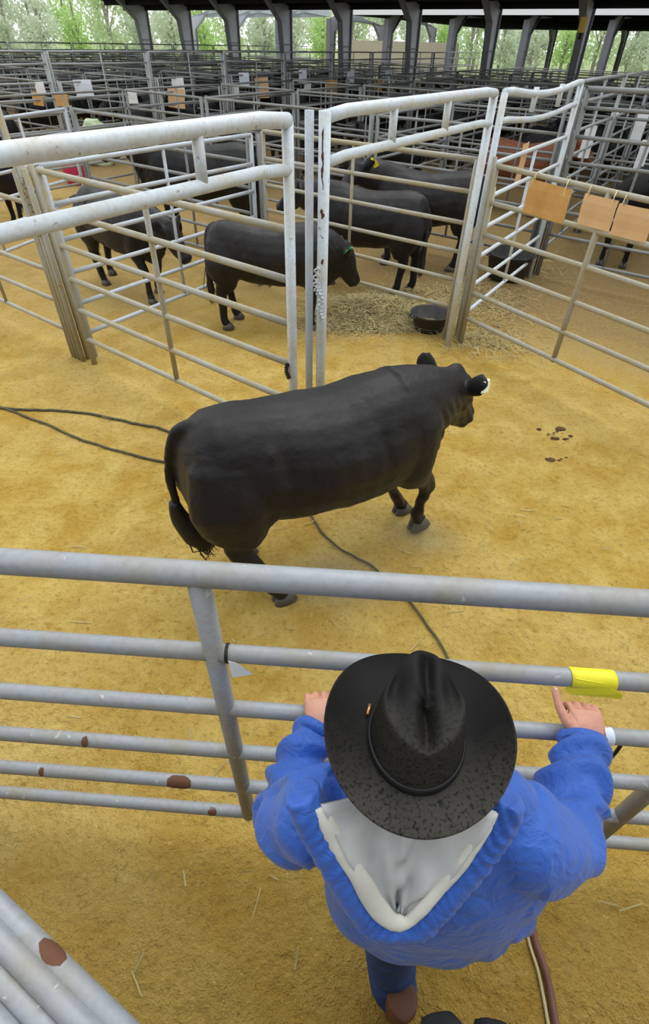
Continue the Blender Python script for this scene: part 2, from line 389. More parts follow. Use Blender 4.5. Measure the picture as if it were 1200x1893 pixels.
# ------------------------------------------------------------------ pipe fences
RAILS = [.27, .56, .845, 1.125, 1.40, 1.68]
def bent(a, b, amp, seed, n=6):
    rr = random.Random(seed); a = Vector(a); b = Vector(b)
    side = (b - a).cross(V(0, 0, 1)).normalized(); out = []
    k1, k2 = rr.uniform(-1, 1) * amp, rr.uniform(-1, 1) * amp * .7
    for i in range(n + 1):
        t = i / n; out.append(a.lerp(b, t) + V(0, 0, 1) * math.sin(math.pi * t) * k1 + side * math.sin(math.pi * t) * k2)
    return out
def panel(P, Q, label, cat='fence panel', group=None, rails=RAILS, rail_r=.021, post_r=.024, ups=(.5,), m='pipe_tan', mp=None, top_r=None, post_top=None, posts=(True, True), sides=12, name='pipe_fence', amp=.008, seed=0, inset=.05, up_r=.017, skip=()):
    """one fence panel from P to Q: rails, end posts and uprights"""
    P = Vector(P); Q = Vector(Q); e = empty(name, P, label, cat, group)
    d = (Q - P); d.z = 0; ln = d.length; d.normalize(); mp = mp or m
    a0 = d * inset; b0 = d * (ln - inset); top = rails[-1]
    for i, z in enumerate(rails):
        r = top_r if (top_r and i == len(rails) - 1) else rail_r
        MB().tube(bent(a0 + V(0, 0, z), b0 + V(0, 0, z), amp, seed * 31 + i), r, sides).build('rail', M[m], e)
    for f, pt in zip((a0, b0), posts):
        if pt: MB().tube([f + V(0, 0, -.02), f + V(0, 0, (post_top or top))], post_r, sides).build('post', M[mp], e)
    for t in ups:
        MB().tube([d * ln * t + V(0, 0, rails[0] - .015), d * ln * t + V(0, 0, top - .005)], up_r, sides).build('upright', M[mp], e)
    return e
def header(P, Q, label, z1=2.22, z2=2.015, r=.034, ups=(.3, .7), legs=(True, True), m='pipe_white', seed=0, name='gate_bow', up_r=.026, leg_r=.030, sides=20, group=None, sag=.0):
    """tall gate frame: two thick pipes high over the opening, short ties and two tall legs"""
    P = Vector(P); Q = Vector(Q); e = empty(name, P, label, 'gate frame', group)
    d = (Q - P); ln = d.length; d.normalize(); a0 = d * .06; b0 = d * (ln - .06)
    def bow(z, k):
        pts = []
        for i in range(13):
            t = i / 12; pts.append(a0.lerp(b0, t) + V(0, 0, z - sag * math.sin(math.pi * t) * k - .016 * (max(0, abs(t - .5) - .42) / .08) ** 2))
        return pts
    MB().tube(bow(z1, 1), r, sides).build('top_pipe', M[m], e)
    MB().tube(bow(z2, .9), r * .86, sides).build('lower_pipe', M[m], e)
    for t in ups: MB().tube([d * ln * t + V(0, 0, z2), d * ln * t + V(0, 0, z1 - .01)], up_r, sides).build('tie', M[m], e)
    for f, k in zip((a0, b0), legs):
        if k: MB().tube([f + V(0, 0, -.02), f + V(0, 0, z1 - .02)], leg_r, sides).build('leg', M[m], e)
    return e
def post(p, h, r, label, m='pipe_blue', name='gate_post', group=None):
    o = MB().tube([(0, 0, -.02), (0, 0, h)], r, 16).build(name, M[m]); o.location = p
    return tag(o, label, 'post', group)
def chain(pts, label, mat_='dark_metal', name='chain', r=.006):
    """links of a chain along pts"""
    mb = MB(); pts = bezier(pts, 6)
    for i in range(len(pts) - 1):
        a, b = pts[i], pts[i + 1]; t = (b - a).normalized(); u = t.cross(V(.3, .2, 1)).normalized()
        if i % 2: u = t.cross(u)
        ring = [a.lerp(b, .5) + t * math.cos(q) * (b - a).length * .62 + u * math.sin(q) * r * 2.2 for q in [2 * math.pi * k / 8 for k in range(9)]]
        mb.tube(ring, r * .55, 5, close=False)
    o = mb.build(name, M[mat_]); return tag(o, label, 'chain')

# ---- front fence, the one the man leans on
g = V(math.sin(1.619), math.cos(1.619), 0); FR = [.274, .536, .817, 1.105, 1.381, 1.672]
fp = V(0, .70, 0) - g * 2.6; fq = V(0, .70, 0) + g * 1.75
fe = empty('pipe_fence', fp, 'front grey pipe fence that the man in the black hat leans on', 'fence panel')
for i, z in enumerate(FR):
    a = V(0, 0, z); b = g * (fq - fp).length + V(0, 0, z)
    mb = MB()
    if i == 5: mb.tube(bent(a, b, .0012, 3, 10), .0285, 28)
    else: mb.tube(bent(a, b, .0012, 5 + i, 10), .0225, 24)
    mb.build('rail', M['pipe_near'], fe)
for t in (2.6 - .262, 2.6 + 1.052):
    MB().tube([g * t + V(0, 0, FR[0] - .02), g * t + V(0, 0, FR[5] - .01)], .0255, 24).build('upright', M['pipe_near'], fe)
for t in (0.0, (fq - fp).length):
    MB().tube([g * t + V(0, 0, -.02), g * t + V(0, 0, FR[5])], .030, 16).build('post', M['pipe_near'], fe)
# weld sleeves, rust scabs on the rails
def on_front(x, z, out=0.0): t = (x - fp.x) / g.x; return g * t + V(0, out, z)
for x, z, s, i in ((-.485, .536, 1.0, 0), (-.40, .272, .4, 1), (-1.02, 1.105, .3, 2), (-.74, .817, .25, 3), (-.98, .536, .22, 4)):
    mb = MB(); rr = random.Random(i); pts = []
    c = on_front(x, z); r0 = .0236
    rings = []
    for k in range(7):
        t = (k / 6 - .5) * .085 * s; rad = r0 + .0012
        hw = (1.25 if s > .9 else .8) * math.sqrt(max(.02, 1 - (abs(t) / (.045 * s)) ** 2)) * rr.uniform(.75, 1.1)
        rings.append([c + g * t + V(0, -math.cos(q) * rad, math.sin(q) * rad) for q in [(.9 - hw) + 2 * hw * j / 7 for j in range(8)]])
    b = 0
    for rg in rings: mb.v += [tuple(p) for p in rg]
    for k in range(6):
        for j in range(7): mb.f.append((k * 8 + j, k * 8 + j + 1, k * 8 + 8 + j + 1, k * 8 + 8 + j))
    mb.build('rust_patch', M['rust'], fe)

# ---- gate line W=0: header frames, posts
header(node(-2.85, 0), P0 - U * .07 + V(-.03, .03, 0), 'thick pale gate frame running off the left edge above the near pen', ups=(.25, .747), seed=1)
header(P0 + U * .10, node(2.80, 0), 'whitish peeling gate frame over the middle opening, above the feed pan', ups=(.31, .62), m='pipe_white', seed=2, r=.032)
header(node(2.93, .0), node(5.62, .05), 'sagging whitish gate frame over the right-hand pen, behind the middle opening', ups=(.35, .68), m='pipe_white', seed=3, r=.03, sag=.07)
post(P0 + V(.005, .02, 0), 2.24, .024, 'blue grey pipe post with a chain, just right of the left gate frame leg', 'pipe_blue')
post(P0 + U * .04 + V(.062, -.02, 0), 2.24, .031, 'whitish pipe post with a long rust streak at the centre of the gate line', 'pipe_white')
mb = MB(); c = P0 + U * .04 + V(.062, -.02, 0)
for z0, z1, wd in ((1.90, 2.17, .48), (1.76, 1.81, .3), (1.66, 1.68, .22), (1.52, 1.55, .25)):
    rings = []; nk = 26; ctr = -.05; ww = .6
    for k in range(nk):
        z = z0 + (z1 - z0) * k / (nk - 1); ctr += random.uniform(-.09, .09); ctr = max(-.3, min(.25, ctr)); ww = max(.25, min(1.1, ww + random.uniform(-.3, .3)))
        hw = wd * ww * math.sin(math.pi * (k + .5) / nk) ** .4
        rings.append([c + V(math.sin(q) * .0318, -math.cos(q) * .0318, z) for q in [ctr - hw + 2 * hw * j / 5 for j in range(6)]])
    b = len(mb.v)
    for rg in rings: mb.v += [tuple(p) for p in rg]
    for k in range(nk - 1):
        for j in range(5): mb.f.append((b + k * 6 + j, b + k * 6 + j + 1, b + k * 6 + 7 + j, b + k * 6 + 6 + j))
pst = [o for o in COL.objects if o.get('label', '').startswith('whitish pipe post with a long rust')][0]
mb = rel(mb, c); mb.build('rust_streak', M['rust'], pst)
post(node(2.86, -.06), 2.2, .026, 'whitish pipe post leaning beside the feed pan', 'pipe_white')
post(node(2.90, .06), 1.75, .022, 'tan pipe post where the card-hung panel joins the gate line', 'pipe_tan')
cp = P0 + V(.03, -.03, 0)
chain([cp + V(.03, -.035, 1.52), cp + V(.02, -.05, 1.42), cp + V(.05, -.06, 1.36), cp + V(.04, -.055, 1.28), cp + V(.06, -.05, 1.22)], 'loose pale chain wrapped on the rusty centre post', 'pipe_white', r=.009)
lp = P0 - U * .13 + V(-.03, .03, 0)
chain([lp + V(-.030, -.02, .93), lp + V(-.040, -.026, .90), lp + V(-.036, -.03, .86), lp + V(-.022, -.034, .83)], 'small dark latch chain low on the left leg of the near gate frame', 'dark_metal', r=.006)

# ---- panels nearest the bull
panel(P0 - U * .02 - W * .08, node(0, -2.83), 'tan dusty panel running left from the centre posts, behind the near gate frame', ups=(.50,), seed=11, rail_r=.023, post_r=.026, up_r=.022)
panel(node(0, -2.96), node(0, -5.6), 'tan dusty panel leaving the left edge, left of the leaning post cluster', ups=(.5,), seed=12)
panel(node(.05, -2.90), node(2.84, -2.87), 'pale panel dividing the two small pens behind the tan panel', ups=(.5,), m='pipe_blue', seed=13)
panel(node(2.87, -.05), node(2.87, -2.80), 'grey panel behind the middle opening, in front of the rear-facing black cow', ups=(.52,), m='pipe_tan', seed=14, rails=[.37, .65, .925, 1.19, 1.46, 1.72])
panel(node(2.87, -2.95), node(2.87, -6.5), 'grey panel across the back of the left pens behind the left calf', ups=(.33, .66), m='pipe_far', seed=15)
panel(node(2.95, .02), node(5.7, .04), 'white-railed panel below the sagging gate frame on the right', ups=(.5,), m='pipe_white', seed=16, rail_r=.021)
DE = V(math.sin(2.55), math.cos(2.55), 0); PR = V(1.42, 5.73, 0)
ee = panel(PR + V(.03, -.05, 0), PR + DE * 3.3, 'dusty tan gate panel at right carrying plywood cards', ups=(.375,), seed=17, rails=[.30, .57, .84, 1.125, 1.40, 1.69], rail_r=.022, up_r=.024, amp=.012, cat='gate panel')
panel(node(5.75, .05), node(5.75, 2.8), 'tall dull grey panel at the right edge behind the plywood cards', ups=(.33, .66), rails=[.27, .56, .845, 1.125, 1.40, 1.67, 1.96, 2.14], m='pipe_far', seed=18, top_r=.028)
panel(node(0.02, -5.7), node(2.85, -6.6), 'pale panel at the far left, meeting the back panel in a corner', ups=(.33, .66), m='pipe_blue', seed=19)
# clusters of gate posts at the panel joints
for (u, w), offs, hs, lab in (((0, -2.9), [(-.12, .03), (-.075, .0), (.0, .03), (-.03, -.03), (-.16, .06)], (2.2, 1.7, 1.7, 1.68, 1.66), 'weathered post in the leaning left post cluster'),
                         ((2.87, -2.88), [(.04, .03), (-.05, .03)], (1.68, 1.68), 'grey post at the joint behind the middle cow'),
                         ((5.72, .02), [(-.10, .03), (-.04, -.04), (.05, .05), (.10, -.02)], (2.2, 2.2, 2.15, 2.15), 'grey post in the cluster behind the plywood cards'),
                         ((5.72, -2.87), [(-.06, .03), (.05, .02)], (1.7, 1.7), 'grey post in the joint deep behind the centre opening')):
    for (dx, dy), h in zip(offs, hs):
        post(node(u, w) + V(dx, dy, 0), h, .024, lab, 'pipe_tan' if u == 0 else 'pipe_far', group=lab.replace('post', 'posts'))
chain([node(0, -2.9) + V(-.06, -.028, 1.62), node(0, -2.9) + V(-.09, -.028, 1.45), node(0, -2.9) + V(-.058, -.027, 1.3), node(0, -2.9) + V(-.08, -.029, 1.18)], 'dull chain on the leaning left post cluster', 'pipe_tan', r=.009)

# ---- the crowded grid of pens toward the back, one object per panel
from bpy_extras.object_utils import world_to_camera_view
bpy.context.view_layer.update()
def in_view(p, m=.06):
    c = world_to_camera_view(scene, cam, p); return c.z > 0 and -m < c.x < 1 + m and -m < c.y < 1 + m
PMESH = {}
def far_mesh(ln, tall, key):
    k = (round(ln, 2), tall)
    if k not in PMESH:
        rl = RAILS + ([2.0, 2.2] if tall else [])
        parts = []
        for z in rl: parts.append(('rail', MB().tube(bent((.05, 0, z), (ln - .05, 0, z), .012, int(z * 100), 3), .021, 7).mesh('rail')))
        for x in (.05, ln - .05): parts.append(('post', MB().tube([(x, 0, -.02), (x, 0, rl[-1])], .024, 7).mesh('post')))
        for t in (.5,): parts.append(('upright', MB().tube([(ln * t, 0, .26), (ln * t, 0, rl[-1])], .017, 7).mesh('upright')))
        whole = MB()
        for nm, me in parts:
            b = len(whole.v); whole.v += [tuple(v.co) for v in me.vertices]; whole.f += [tuple(b + i for i in p.vertices) for p in me.polygons]
        wm = whole.mesh('far_panel'); wm.materials.append(M['pipe_mid' if tall else 'pipe_far']); wm.polygons.foreach_set('use_smooth', [True] * len(wm.polygons))
        for nm, me in parts: me.materials.append(M['pipe_mid' if tall else 'pipe_far']); me.polygons.foreach_set('use_smooth', [True] * len(me.polygons))
        PMESH[k] = (parts, wm)
    return PMESH[k]
rest = MB(); FARN = [0]; cand = []
ulines = [2.87 * i for i in range(2, 12)]; wlines = [8.6, 5.74, 2.87, 0, -2.87, -6.6, -8.9, -11.4, -14.3, -17.2, -20.1, -23.0, -25.9, -28.8, -31.7, -34.6, -37.5]
done_u = {(2, 0)}
for i, u in enumerate(ulines):
    for j in range(len(wlines) - 1):
        w0, w1 = wlines[j], wlines[j + 1]
        if i == 0 and w0 == 2.87: continue
        if w0 == -8.9: continue                                     # the alley before the paper-hung gate frames
        cand.append((node(u, w0), node(u, w1), False))
for i in range(len(ulines) - 1):
    for w in wlines:
        cand.append((node(ulines[i], w), node(ulines[i + 1], w), w in (-11.4, 0, -23.0)))
for i in (0, 1):
    for w in (-11.4, -8.9, -14.3): cand.append((node(2.87 * i, w), node(2.87 * (i + 1), w), w == -11.4))
cand = [(a, b, t) for a, b, t in cand if in_view(a + V(0, 0, 1.6)) or in_view(b + V(0, 0, 1.6)) or in_view((a + b) / 2 + V(0, 0, 1.0))]
cand.sort(key=lambda c: ((c[0] + c[1]) / 2).length)
for n_, (a, b, tall) in enumerate(cand):
    d = b - a; ln = d.length; dist = ((a + b) / 2).length
    parts, wm = far_mesh(ln, tall, 0); rz = math.atan2(d.y, d.x)
    nm = 'gate_bow' if tall else 'pipe_fence'
    zone = 'close behind the small pens' if dist < 14 else ('in the middle distance' if dist < 24 else 'far back near the columns')
    lab = 'grey pipe fence %s %s' % ('panel with a tall gate frame' if tall else 'panel', zone)
    if n_ < 268:
        if dist < 15:
            e = empty(nm, a, lab, 'fence panel', 'pen panels ' + zone, rz)
            for pn, me in parts: o = bpy.data.objects.new(pn, me); COL.objects.link(o); o.parent = e
        else:
            o = bpy.data.objects.new(nm, wm); COL.objects.link(o); o.location = a; o.rotation_euler = (0, 0, rz); tag(o, lab, 'fence panel', 'pen panels ' + zone)
    else:
        Mx = Matrix.Translation(a) @ Matrix.Rotation(rz, 4, 'Z'); bb = len(rest.v)
        rest.v += [tuple(Mx @ v.co) for v in wm.vertices]; rest.f += [tuple(bb + i for i in p.vertices) for p in wm.polygons]
if rest.v: tag(rest.build('pipe_fencing', M['pipe_far']), 'mass of grey pipe fencing at the very back of the pens', 'fencing', kind='stuff')
print('far panels', len(cand))

for k in range(1, 10):
    for dx, dy, h in ((-.09, .04, 2.2), (.0, -.05, 2.2), (.09, .05, 1.72), (.17, -.02, 1.7)):
        p = node(2.87 * k, -11.4) + V(dx, dy, 0)
        if in_view(p + V(0, 0, 1.9)): post(p, h, .026, 'grey pipe post clustered at the joints of the far paper-hung gate frames', 'pipe_mid', group='posts at the far gate frame joints')
for k in range(1, 6):
    for dx, dy, h in ((-.06, .04, 1.7), (.06, -.04, 1.72)):
        p = node(2.87 * k, -6.6) + V(dx, dy, 0)
        if in_view(p + V(0, 0, 1.6)): post(p, h, .025, 'grey pipe post at the joints of the middle pen line', 'pipe_far', group='posts at the middle pen line joints')

# ---- low bundle of rails at the bottom left corner
bd = V(.87, -.49, 0); bn = V(.49, .87, 0)
for k, (x, y) in enumerate(((-.575, .205), (-.558, .162), (-.54, .112), (-.528, .062))):
    c = V(x, y, 0); e = empty('pipe_rail', c, ['grey pipe rail with a rust scab, innermost of the four at the bottom left corner', 'grey pipe rail, second of the four at the bottom left corner', 'grey pipe rail, third of the four at the bottom left corner', 'grey pipe rail cut by the bottom left corner of the photo'][k], 'pipe rail')
    z = 1.25 + .012 * (k % 2)
    MB().tube([-bd * 1.1 + V(0, 0, z), bd * .75 + V(0, 0, z)], .0205, 20).build('rail', M['pipe_near'], e)
    for t in (-1.1, .75): MB().tube([bd * t + V(0, 0, -.02), bd * t + V(0, 0, z)], .02, 10).build('post', M['pipe_near'], e)
    if k == 0:
        mb = MB(); rg = []
        for q in range(6):
            t = .085 + q * .012; hw = .9 * math.sin(math.pi * (q + .6) / 6.4)
            rg.append([bd * t + bn * (math.sin(a) * .0212) + V(0, 0, z + math.cos(a) * .0212) for a in [.5 - hw + 2 * hw * j / 6 for j in range(7)]])
        for r_ in rg: mb.v += [tuple(p) for p in r_]
        for q in range(5):
            for j in range(6): mb.f.append((q * 7 + j, q * 7 + j + 1, q * 7 + 8 + j, q * 7 + 7 + j))
        mb.build('rust_patch', M['rust'], e)
# ------------------------------------------------------------------ cattle
def cow_skin(feet, knees, hocks, poll, muzzle, bull=False, voxel=.016, neck_k=1.0, tail=None, girth=1.0, hk=1.0):
    """one continuous body: local x forward, y left, z up; feet order FR FL HR HL"""
    mb = MB(); n = 20
    rings = [(-.60, .98, .80, .07), (-.585, 1.08, .72, .145), (-.53, 1.175, .62, .215), (-.43, 1.22, .585, .262), (-.25, 1.215, .575, .292), (0, 1.18, .525, .325),
             (.25, 1.165, .505, .338), (.45, 1.195, .505, .325), (.62, 1.21, .51, .288), (.76, 1.185, .53, .235), (.86, 1.12, .58, .18), (.935, 1.08, .68, .10)]
    pts = [V(x, 0, (a + b) / 2) for x, a, b, h in rings]
    rr = [(h * girth, (a - b) / 2) for x, a, b, h in rings]
    # slight pear section: build rings by hand
    lo = []
    for (x, a, b, h) in rings:
        ring = []
        for j in range(n):
            th = 2 * math.pi * j / n; c, s = math.cos(th), math.sin(th)
            wz = (a - b) / 2; zc = (a + b) / 2
            k = 1 - .13 * max(0, s) + .02 * max(0, -s)
            c2 = math.copysign(abs(c) ** .85, c); s2 = math.copysign(abs(s) ** .92, s)
            ring.append(V(x, c2 * h * k * girth, zc + s2 * wz))
        lo.append(ring)
    mb.ring_loft(lo)
    # neck and head
    pl = Vector(poll); mz = Vector(muzzle)
    b0 = V(.60, 0, .945); b1 = V(.80, pl.y * .12, .945 + (pl.z - 1.0) * .35); b2 = b1.lerp(pl, .55) + V(0, 0, -.045); b3 = pl + V(-.02, 0, -.065)
    mb.tube(bezier([b0, b1, b2, b3], 4), lerpr([(.245, .285), (.20, .25), (.16 * neck_k, .20), (.125, .15)], 4), 18, up=(0, 0, 1) if abs((pl - b1).normalized().z) < .85 else (1, 0, .2))
    hd = (mz - pl).normalized(); side = hd.cross(V(0, 0, 1)); side = side.normalized() if side.length > .1 else V(0, -1, 0)   # animal's right
    if side.y > 0 and abs(hd.x) > .1 and hd.x > 0: side = -side
    up = side.cross(hd).normalized()
    if up.z < 0 and abs(up.z) > .2: up = -up
    hl = (mz - pl).length
    mb.tube([pl - hd * .05 - up * .03, pl + hd * .04 - up * .03, pl + hd * hl * .32 - up * .055, pl + hd * hl * .6 - up * .05, pl + hd * hl * .85 - up * .045, pl + hd * hl - up * .045, pl + hd * (hl + .025) - up * .045],
            [(a_ * hk, b_ * hk) for a_, b_ in ((.075, .08), (.118, .115), (.118, .128), (.088, .105), (.078, .085), (.085, .078), (.055, .05))], 16, up=up)
    mb.tube([pl + hd * hl * .25 - up * .12, pl + hd * hl * .55 - up * .12, pl + hd * hl * .9 - up * .09], [.075, .06, .05], 10)          # jaw
    mb.tube([pl - side * .06 + V(0, 0, .02), pl + V(0, 0, .0), pl + side * .06 + V(0, 0, .02)], [.055 * hk, .095 * hk, .055 * hk], 12)                                                       # poll
    ears = []
    for s in (1, -1):
        r0 = pl + side * s * .095 + hd * .03 - up * .02; r0 += side * s * .012 * hk; r1 = r0 + side * s * .075 + V(0, 0, .05) - hd * .03; r2 = r0 + side * s * .135 + V(0, 0, .085) - hd * .05
        mb.tube([r0, r1, r1.lerp(r2, .6), r2], [(.038, .036), (.068, .026), (.064, .022), (.026, .016)], 12, up=hd + up * .45); ears.append((r1, r2, side * s, up, hd))
    mb.tube([V(.5, 0, .56), V(.78, 0, .53), V(.93, 0, .66), V(1.02, pl.y * .5, .80 + (pl.z - 1) * .4), pl * .86 + V(.16, 0, .02)], [(.07, .08), (.075, .085), (.055, .085), (.04, .075), (.035, .06)], 12)   # brisket and dewlap
    hooves = []
    for i, (f, k) in enumerate(zip(feet[:2], knees)):
        s = -1 if i == 0 else 1; f = Vector(f); k = Vector(k)
        sh = V(.66, s * .17, .95); el = V(.62 + (k.x - .66) * .25, s * .19, .67)
        fore = el.lerp(k, .5); fet = f + V(-.015, 0, .10) + (k - f).normalized() * .01; can = k.lerp(fet, .5)
        mb.tube(bezier([V(.60, s * .10, 1.13), sh, el, fore, k, can, fet, f + V(.02, 0, .045)], 3), lerpr([(.05, .09), (.105, .17), (.095, .135), (.066, .082), (.052, .058), (.036, .040), (.043, .046), (.046, .05)], 3), 14, up=(1, 0, .15))
        hooves.append(f)
    for i, (f, k) in enumerate(zip(feet[2:], hocks)):
        s = -1 if i == 0 else 1; f = Vector(f); k = Vector(k)
        hip = V(-.36, s * .14, .98); th = V(-.40, s * .185, .78); gas = V(-.36, s * .18, .66).lerp(k, .55) + V(.015, 0, 0)
        fet = f + V(-.02, 0, .10) + (k - f).normalized() * .01; can = k.lerp(fet, .5)
        mb.tube(bezier([V(-.34, s * .09, 1.14), hip, th, gas, k, can, fet, f + V(.02, 0, .045)], 3), lerpr([(.06, .12), (.12, .235), (.128, .225), (.092, .150), (.056, .078), (.043, .050), (.044, .047), (.047, .05)], 3), 14, up=(1, 0, .15))
        stf = V(-.20, s * .20, .72); mb.tube([V(-.30, s * .08, 1.08), V(-.30, s * .16, .93), stf, stf.lerp(k, .35)], [(.04, .06), (.085, .12), (.075, .11), (.06, .06)], 12, up=(1, 0, 0))
        mb.tube([k + V(-.045, 0, .03), k + V(-.03, 0, .11)], [.022, .014], 8)                                                              # point of hock
        hooves.append(f)
    # hip bones, tail head
    for s in (1, -1): mb.tube([V(-.32, s * .10, 1.06), V(-.20, s * .19, 1.04), V(-.08, s * .15, .99)], [.05, .075, .04], 12)
    if bull:
        mb.tube([V(.28, 0, .52), V(.12, 0, .475), V(-.02, 0, .455), V(-.06, 0, .47)], [.05, .05, .042, .02], 10)
        mb.tube([V(-.40, 0, .70), V(-.38, 0, .55), V(-.37, 0, .46)], [.07, .075, .05], 10)
    if tail:
        tl = bezier([V(-.48, 0, 1.165)] + [Vector(t) for t in tail], 5); mb.tube(tl, lerpr([.050] + [.034, .027, .022, .020, .020][:len(tail)], 5), 10)
    def muscle(c, n):
        a = .010 * noise.noise(c * 3.1) + .006 * noise.noise(c * 7.3 + V(2, 0, 0)) + .0016 * noise.noise(c * 38)
        a += -.007 * (.6 + .8 * noise.noise(c * 6)) * math.exp(-((c.x - .44 + (c.z - .8) * .25) / .035) ** 2) * max(0, min(1, (c.z - .5) * 4)) * (abs(c.y) > .1)      # groove behind the shoulder
        a += -.016 * math.exp(-((c.x + .14) / .05) ** 2) * math.exp(-((c.z - .98) / .12) ** 2)                                         # hollow of the flank
        for k in range(5): a += .0016 * math.sin((c.x - .1 * k) * 55) * (0 < c.x < .42) / 5
        if c.x > .8 and c.z < 1.02: a += .004 * math.sin(c.x * 90 + c.z * 50)                                                          # neck folds
        return c + n * a
    me = remeshed(mb, voxel, 14 if voxel < .014 else 8, .5, disp=muscle)
    return me, ears, hooves
def hoof_mesh(f, yawv=(1, 0, 0)):
    mb = MB(); f = Vector(f); d = Vector(yawv); sd = d.cross(V(0, 0, 1))
    for s in (-1, 1):
        c = f + sd * s * .022
        mb.tube([c + V(0, 0, .065) - d * .0, c + V(0, 0, .035) + d * .012, c + V(0, 0, -.006) + d * .022], [(.024, .048), (.030, .066), (.034, .080)], 10, up=tuple(d))
    return mb
def switch_mesh(pts, rad, seed, wild=.02, nst=70):
    """long tail hair: a tapering core with strands"""
    rr = random.Random(seed); mb = MB(); P = bezier(pts, 5)
    mb.tube(P, lerpr(rad, 5), 12)
    for i in range(nst):
        k = rr.randrange(2, len(P) - 1); a = P[k] + V(rr.uniform(-1, 1), rr.uniform(-1, 1), 0) * rad[min(len(rad) - 1, k // 5)] * .8
        e = P[-1] + V(rr.gauss(0, wild), rr.gauss(0, wild), rr.gauss(-.03, .03)); mid = a.lerp(e, .6) + V(rr.gauss(0, wild), rr.gauss(0, wild), 0)
        mb.tube([a, mid, e], [.005, .004, .001], 4)
    return mb
def ear_tag(ear, m, parent, size=.045, along=.7):
    r1, r2, sd, up, hd = ear; c = r1.lerp(r2, along); mb = MB()
    n = (hd * .5 + up * .85).normalized(); dn = -up * .9 + sd * .35; dn.normalize(); x = n.cross(dn).normalized()
    c = c + n * .02
    out = [c + x * a * size + dn * b * size for a, b in ((-.25, -.3), (.25, -.3), (.35, .3), (.6, .5), (.6, 1.75), (-.6, 1.75), (-.6, .5), (-.35, .3))]
    k = len(out); mb.v = [tuple(p + n * .002) for p in out] + [tuple(p - n * .002) for p in out]
    mb.f = [tuple(range(k)), tuple(range(2 * k - 1, k - 1, -1))] + [(i, (i + 1) % k, k + (i + 1) % k, k + i) for i in range(k)]
    mb.tube([c + n * .012, c - n * .03], [.012, .012], 8)
    return mb.build('ear_tag', M[m], parent, smooth=False)
def cow_obj(label, loc, yaw, spec, hide='hide', cat='cow', name='cow', group=None, tagc=None, sc=1.0, tails=None, seed=1, voxel=.016):
    e = empty(name, (loc[0], loc[1], loc[2] if len(loc) > 2 else 0), label, cat, group, R(yaw)); e.scale = (sc, sc, sc)
    me, ears, hooves = cow_skin(voxel=voxel, **spec)
    link('body', me, M[hide], e)
    for f in hooves: hoof_mesh(f).build('hoof', M['hoof'], e)
    if tails: switch_mesh(tails[0], tails[1], seed).build('tail_switch', M['hair'], e)
    if tagc:
        for t, which in tagc: ear_tag(ears[which], t, e, .062)
    return e, me, ears, hooves

# ---- the bull turning in the front pen
BULL = dict(feet=[(.87, -.09, .045), (.88, .12, 0), (-.20, -.24, 0), (-.27, .22, 0)], knees=[(.865, -.12, .44), (.70, .09, .40)],
            hk=1.12, hocks=[(-.41, -.18, .49), (-.47, .19, .49)], poll=(1.10, .10, 1.01), muzzle=(1.33, .17, .70), bull=True, voxel=.011,
            tail=[(-.565, .03, 1.15), (-.615, .05, 1.05), (-.64, .08, .88), (-.63, .08, .64)])
vb = BULL.pop('voxel')
bull, _, bears, _ = cow_obj('black bull turning on the yellow sand in the middle of the front pen', (-.18, 2.265), 28, BULL, 'hide', 'bull', 'bull', voxel=vb,
    tails=([(-.645, .08, .70), (-.63, .08, .58), (-.575, .07, .44), (-.52, .05, .34)], [.026, .05, .068, .03]), seed=4)
ear_tag(bears[0], 'tag_white', bull, .042, .75)
r1, r2, sd_, up_, hd_ = bears[0]
tb = MB(); tb.tube([r1.lerp(r2, .45) + up_ * .03, r1.lerp(r2, .45) + up_ * .022], [.016, .016], 10); tb.build('ear_tag_button', M['tag_white'], bull)

# ---- the cattle behind
STAND = dict(feet=[(.66, -.17, 0), (.62, .17, 0), (-.44, -.17, 0), (-.34, .17, 0)], knees=[(.66, -.17, .38), (.64, .17, .38)], hocks=[(-.46, -.17, .48), (-.42, .17, .48)],
             poll=(1.18, 0, 1.27), muzzle=(1.52, .04, 1.03), tail=[(-.56, .01, 1.13), (-.605, .01, 1.02), (-.62, 0, .8)])
GRAZE = dict(STAND, poll=(1.22, .05, .84), muzzle=(1.36, .1, .42)); TURN = dict(STAND, poll=(1.10, .22, 1.24), muzzle=(1.26, .50, 1.02))
WALK = dict(STAND, feet=[(.78, -.16, 0), (.50, .16, 0), (-.30, -.16, 0), (-.62, .16, 0)], knees=[(.76, -.16, .38), (.60, .16, .37)], hocks=[(-.42, -.17, .48), (-.56, .17, .47)], poll=(1.2, 0, .98), muzzle=(1.45, .03, .66))
TL = ([(-.62, 0, .82), (-.62, 0, .62), (-.61, 0, .42), (-.61, 0, .32)], [.022, .035, .04, .012])
cow_obj('small black calf walking right behind the tan panel on the left, its head lowered', (-2.72, 7.15), -38, WALK, 'hide', group=None, sc=.93, tails=TL, seed=6, voxel=.016)
cow_obj('black cow left of the centre posts, head toward the hay, green ear tag', (-.80, 6.05), 2, dict(GRAZE, poll=(1.06, .02, .92), muzzle=(1.22, .06, .54)), 'hide', sc=.90, tails=TL, seed=7, tagc=[('tag_green', 0)])
cow_obj('black cow seen from behind at right of centre, rump and tail towards the feed pan', (.62, 7.35), 152, dict(STAND, poll=(1.2, .08, 1.12), muzzle=(1.46, .2, .86)), 'hide', sc=.98, tails=TL, seed=8)
cow_obj('black cow with a yellow ear tag standing behind the rear-facing cow', (1.48, 8.42), 166, TURN, 'hide', sc=1.02, tails=TL, seed=9, tagc=[('tag_yellow', 1)])
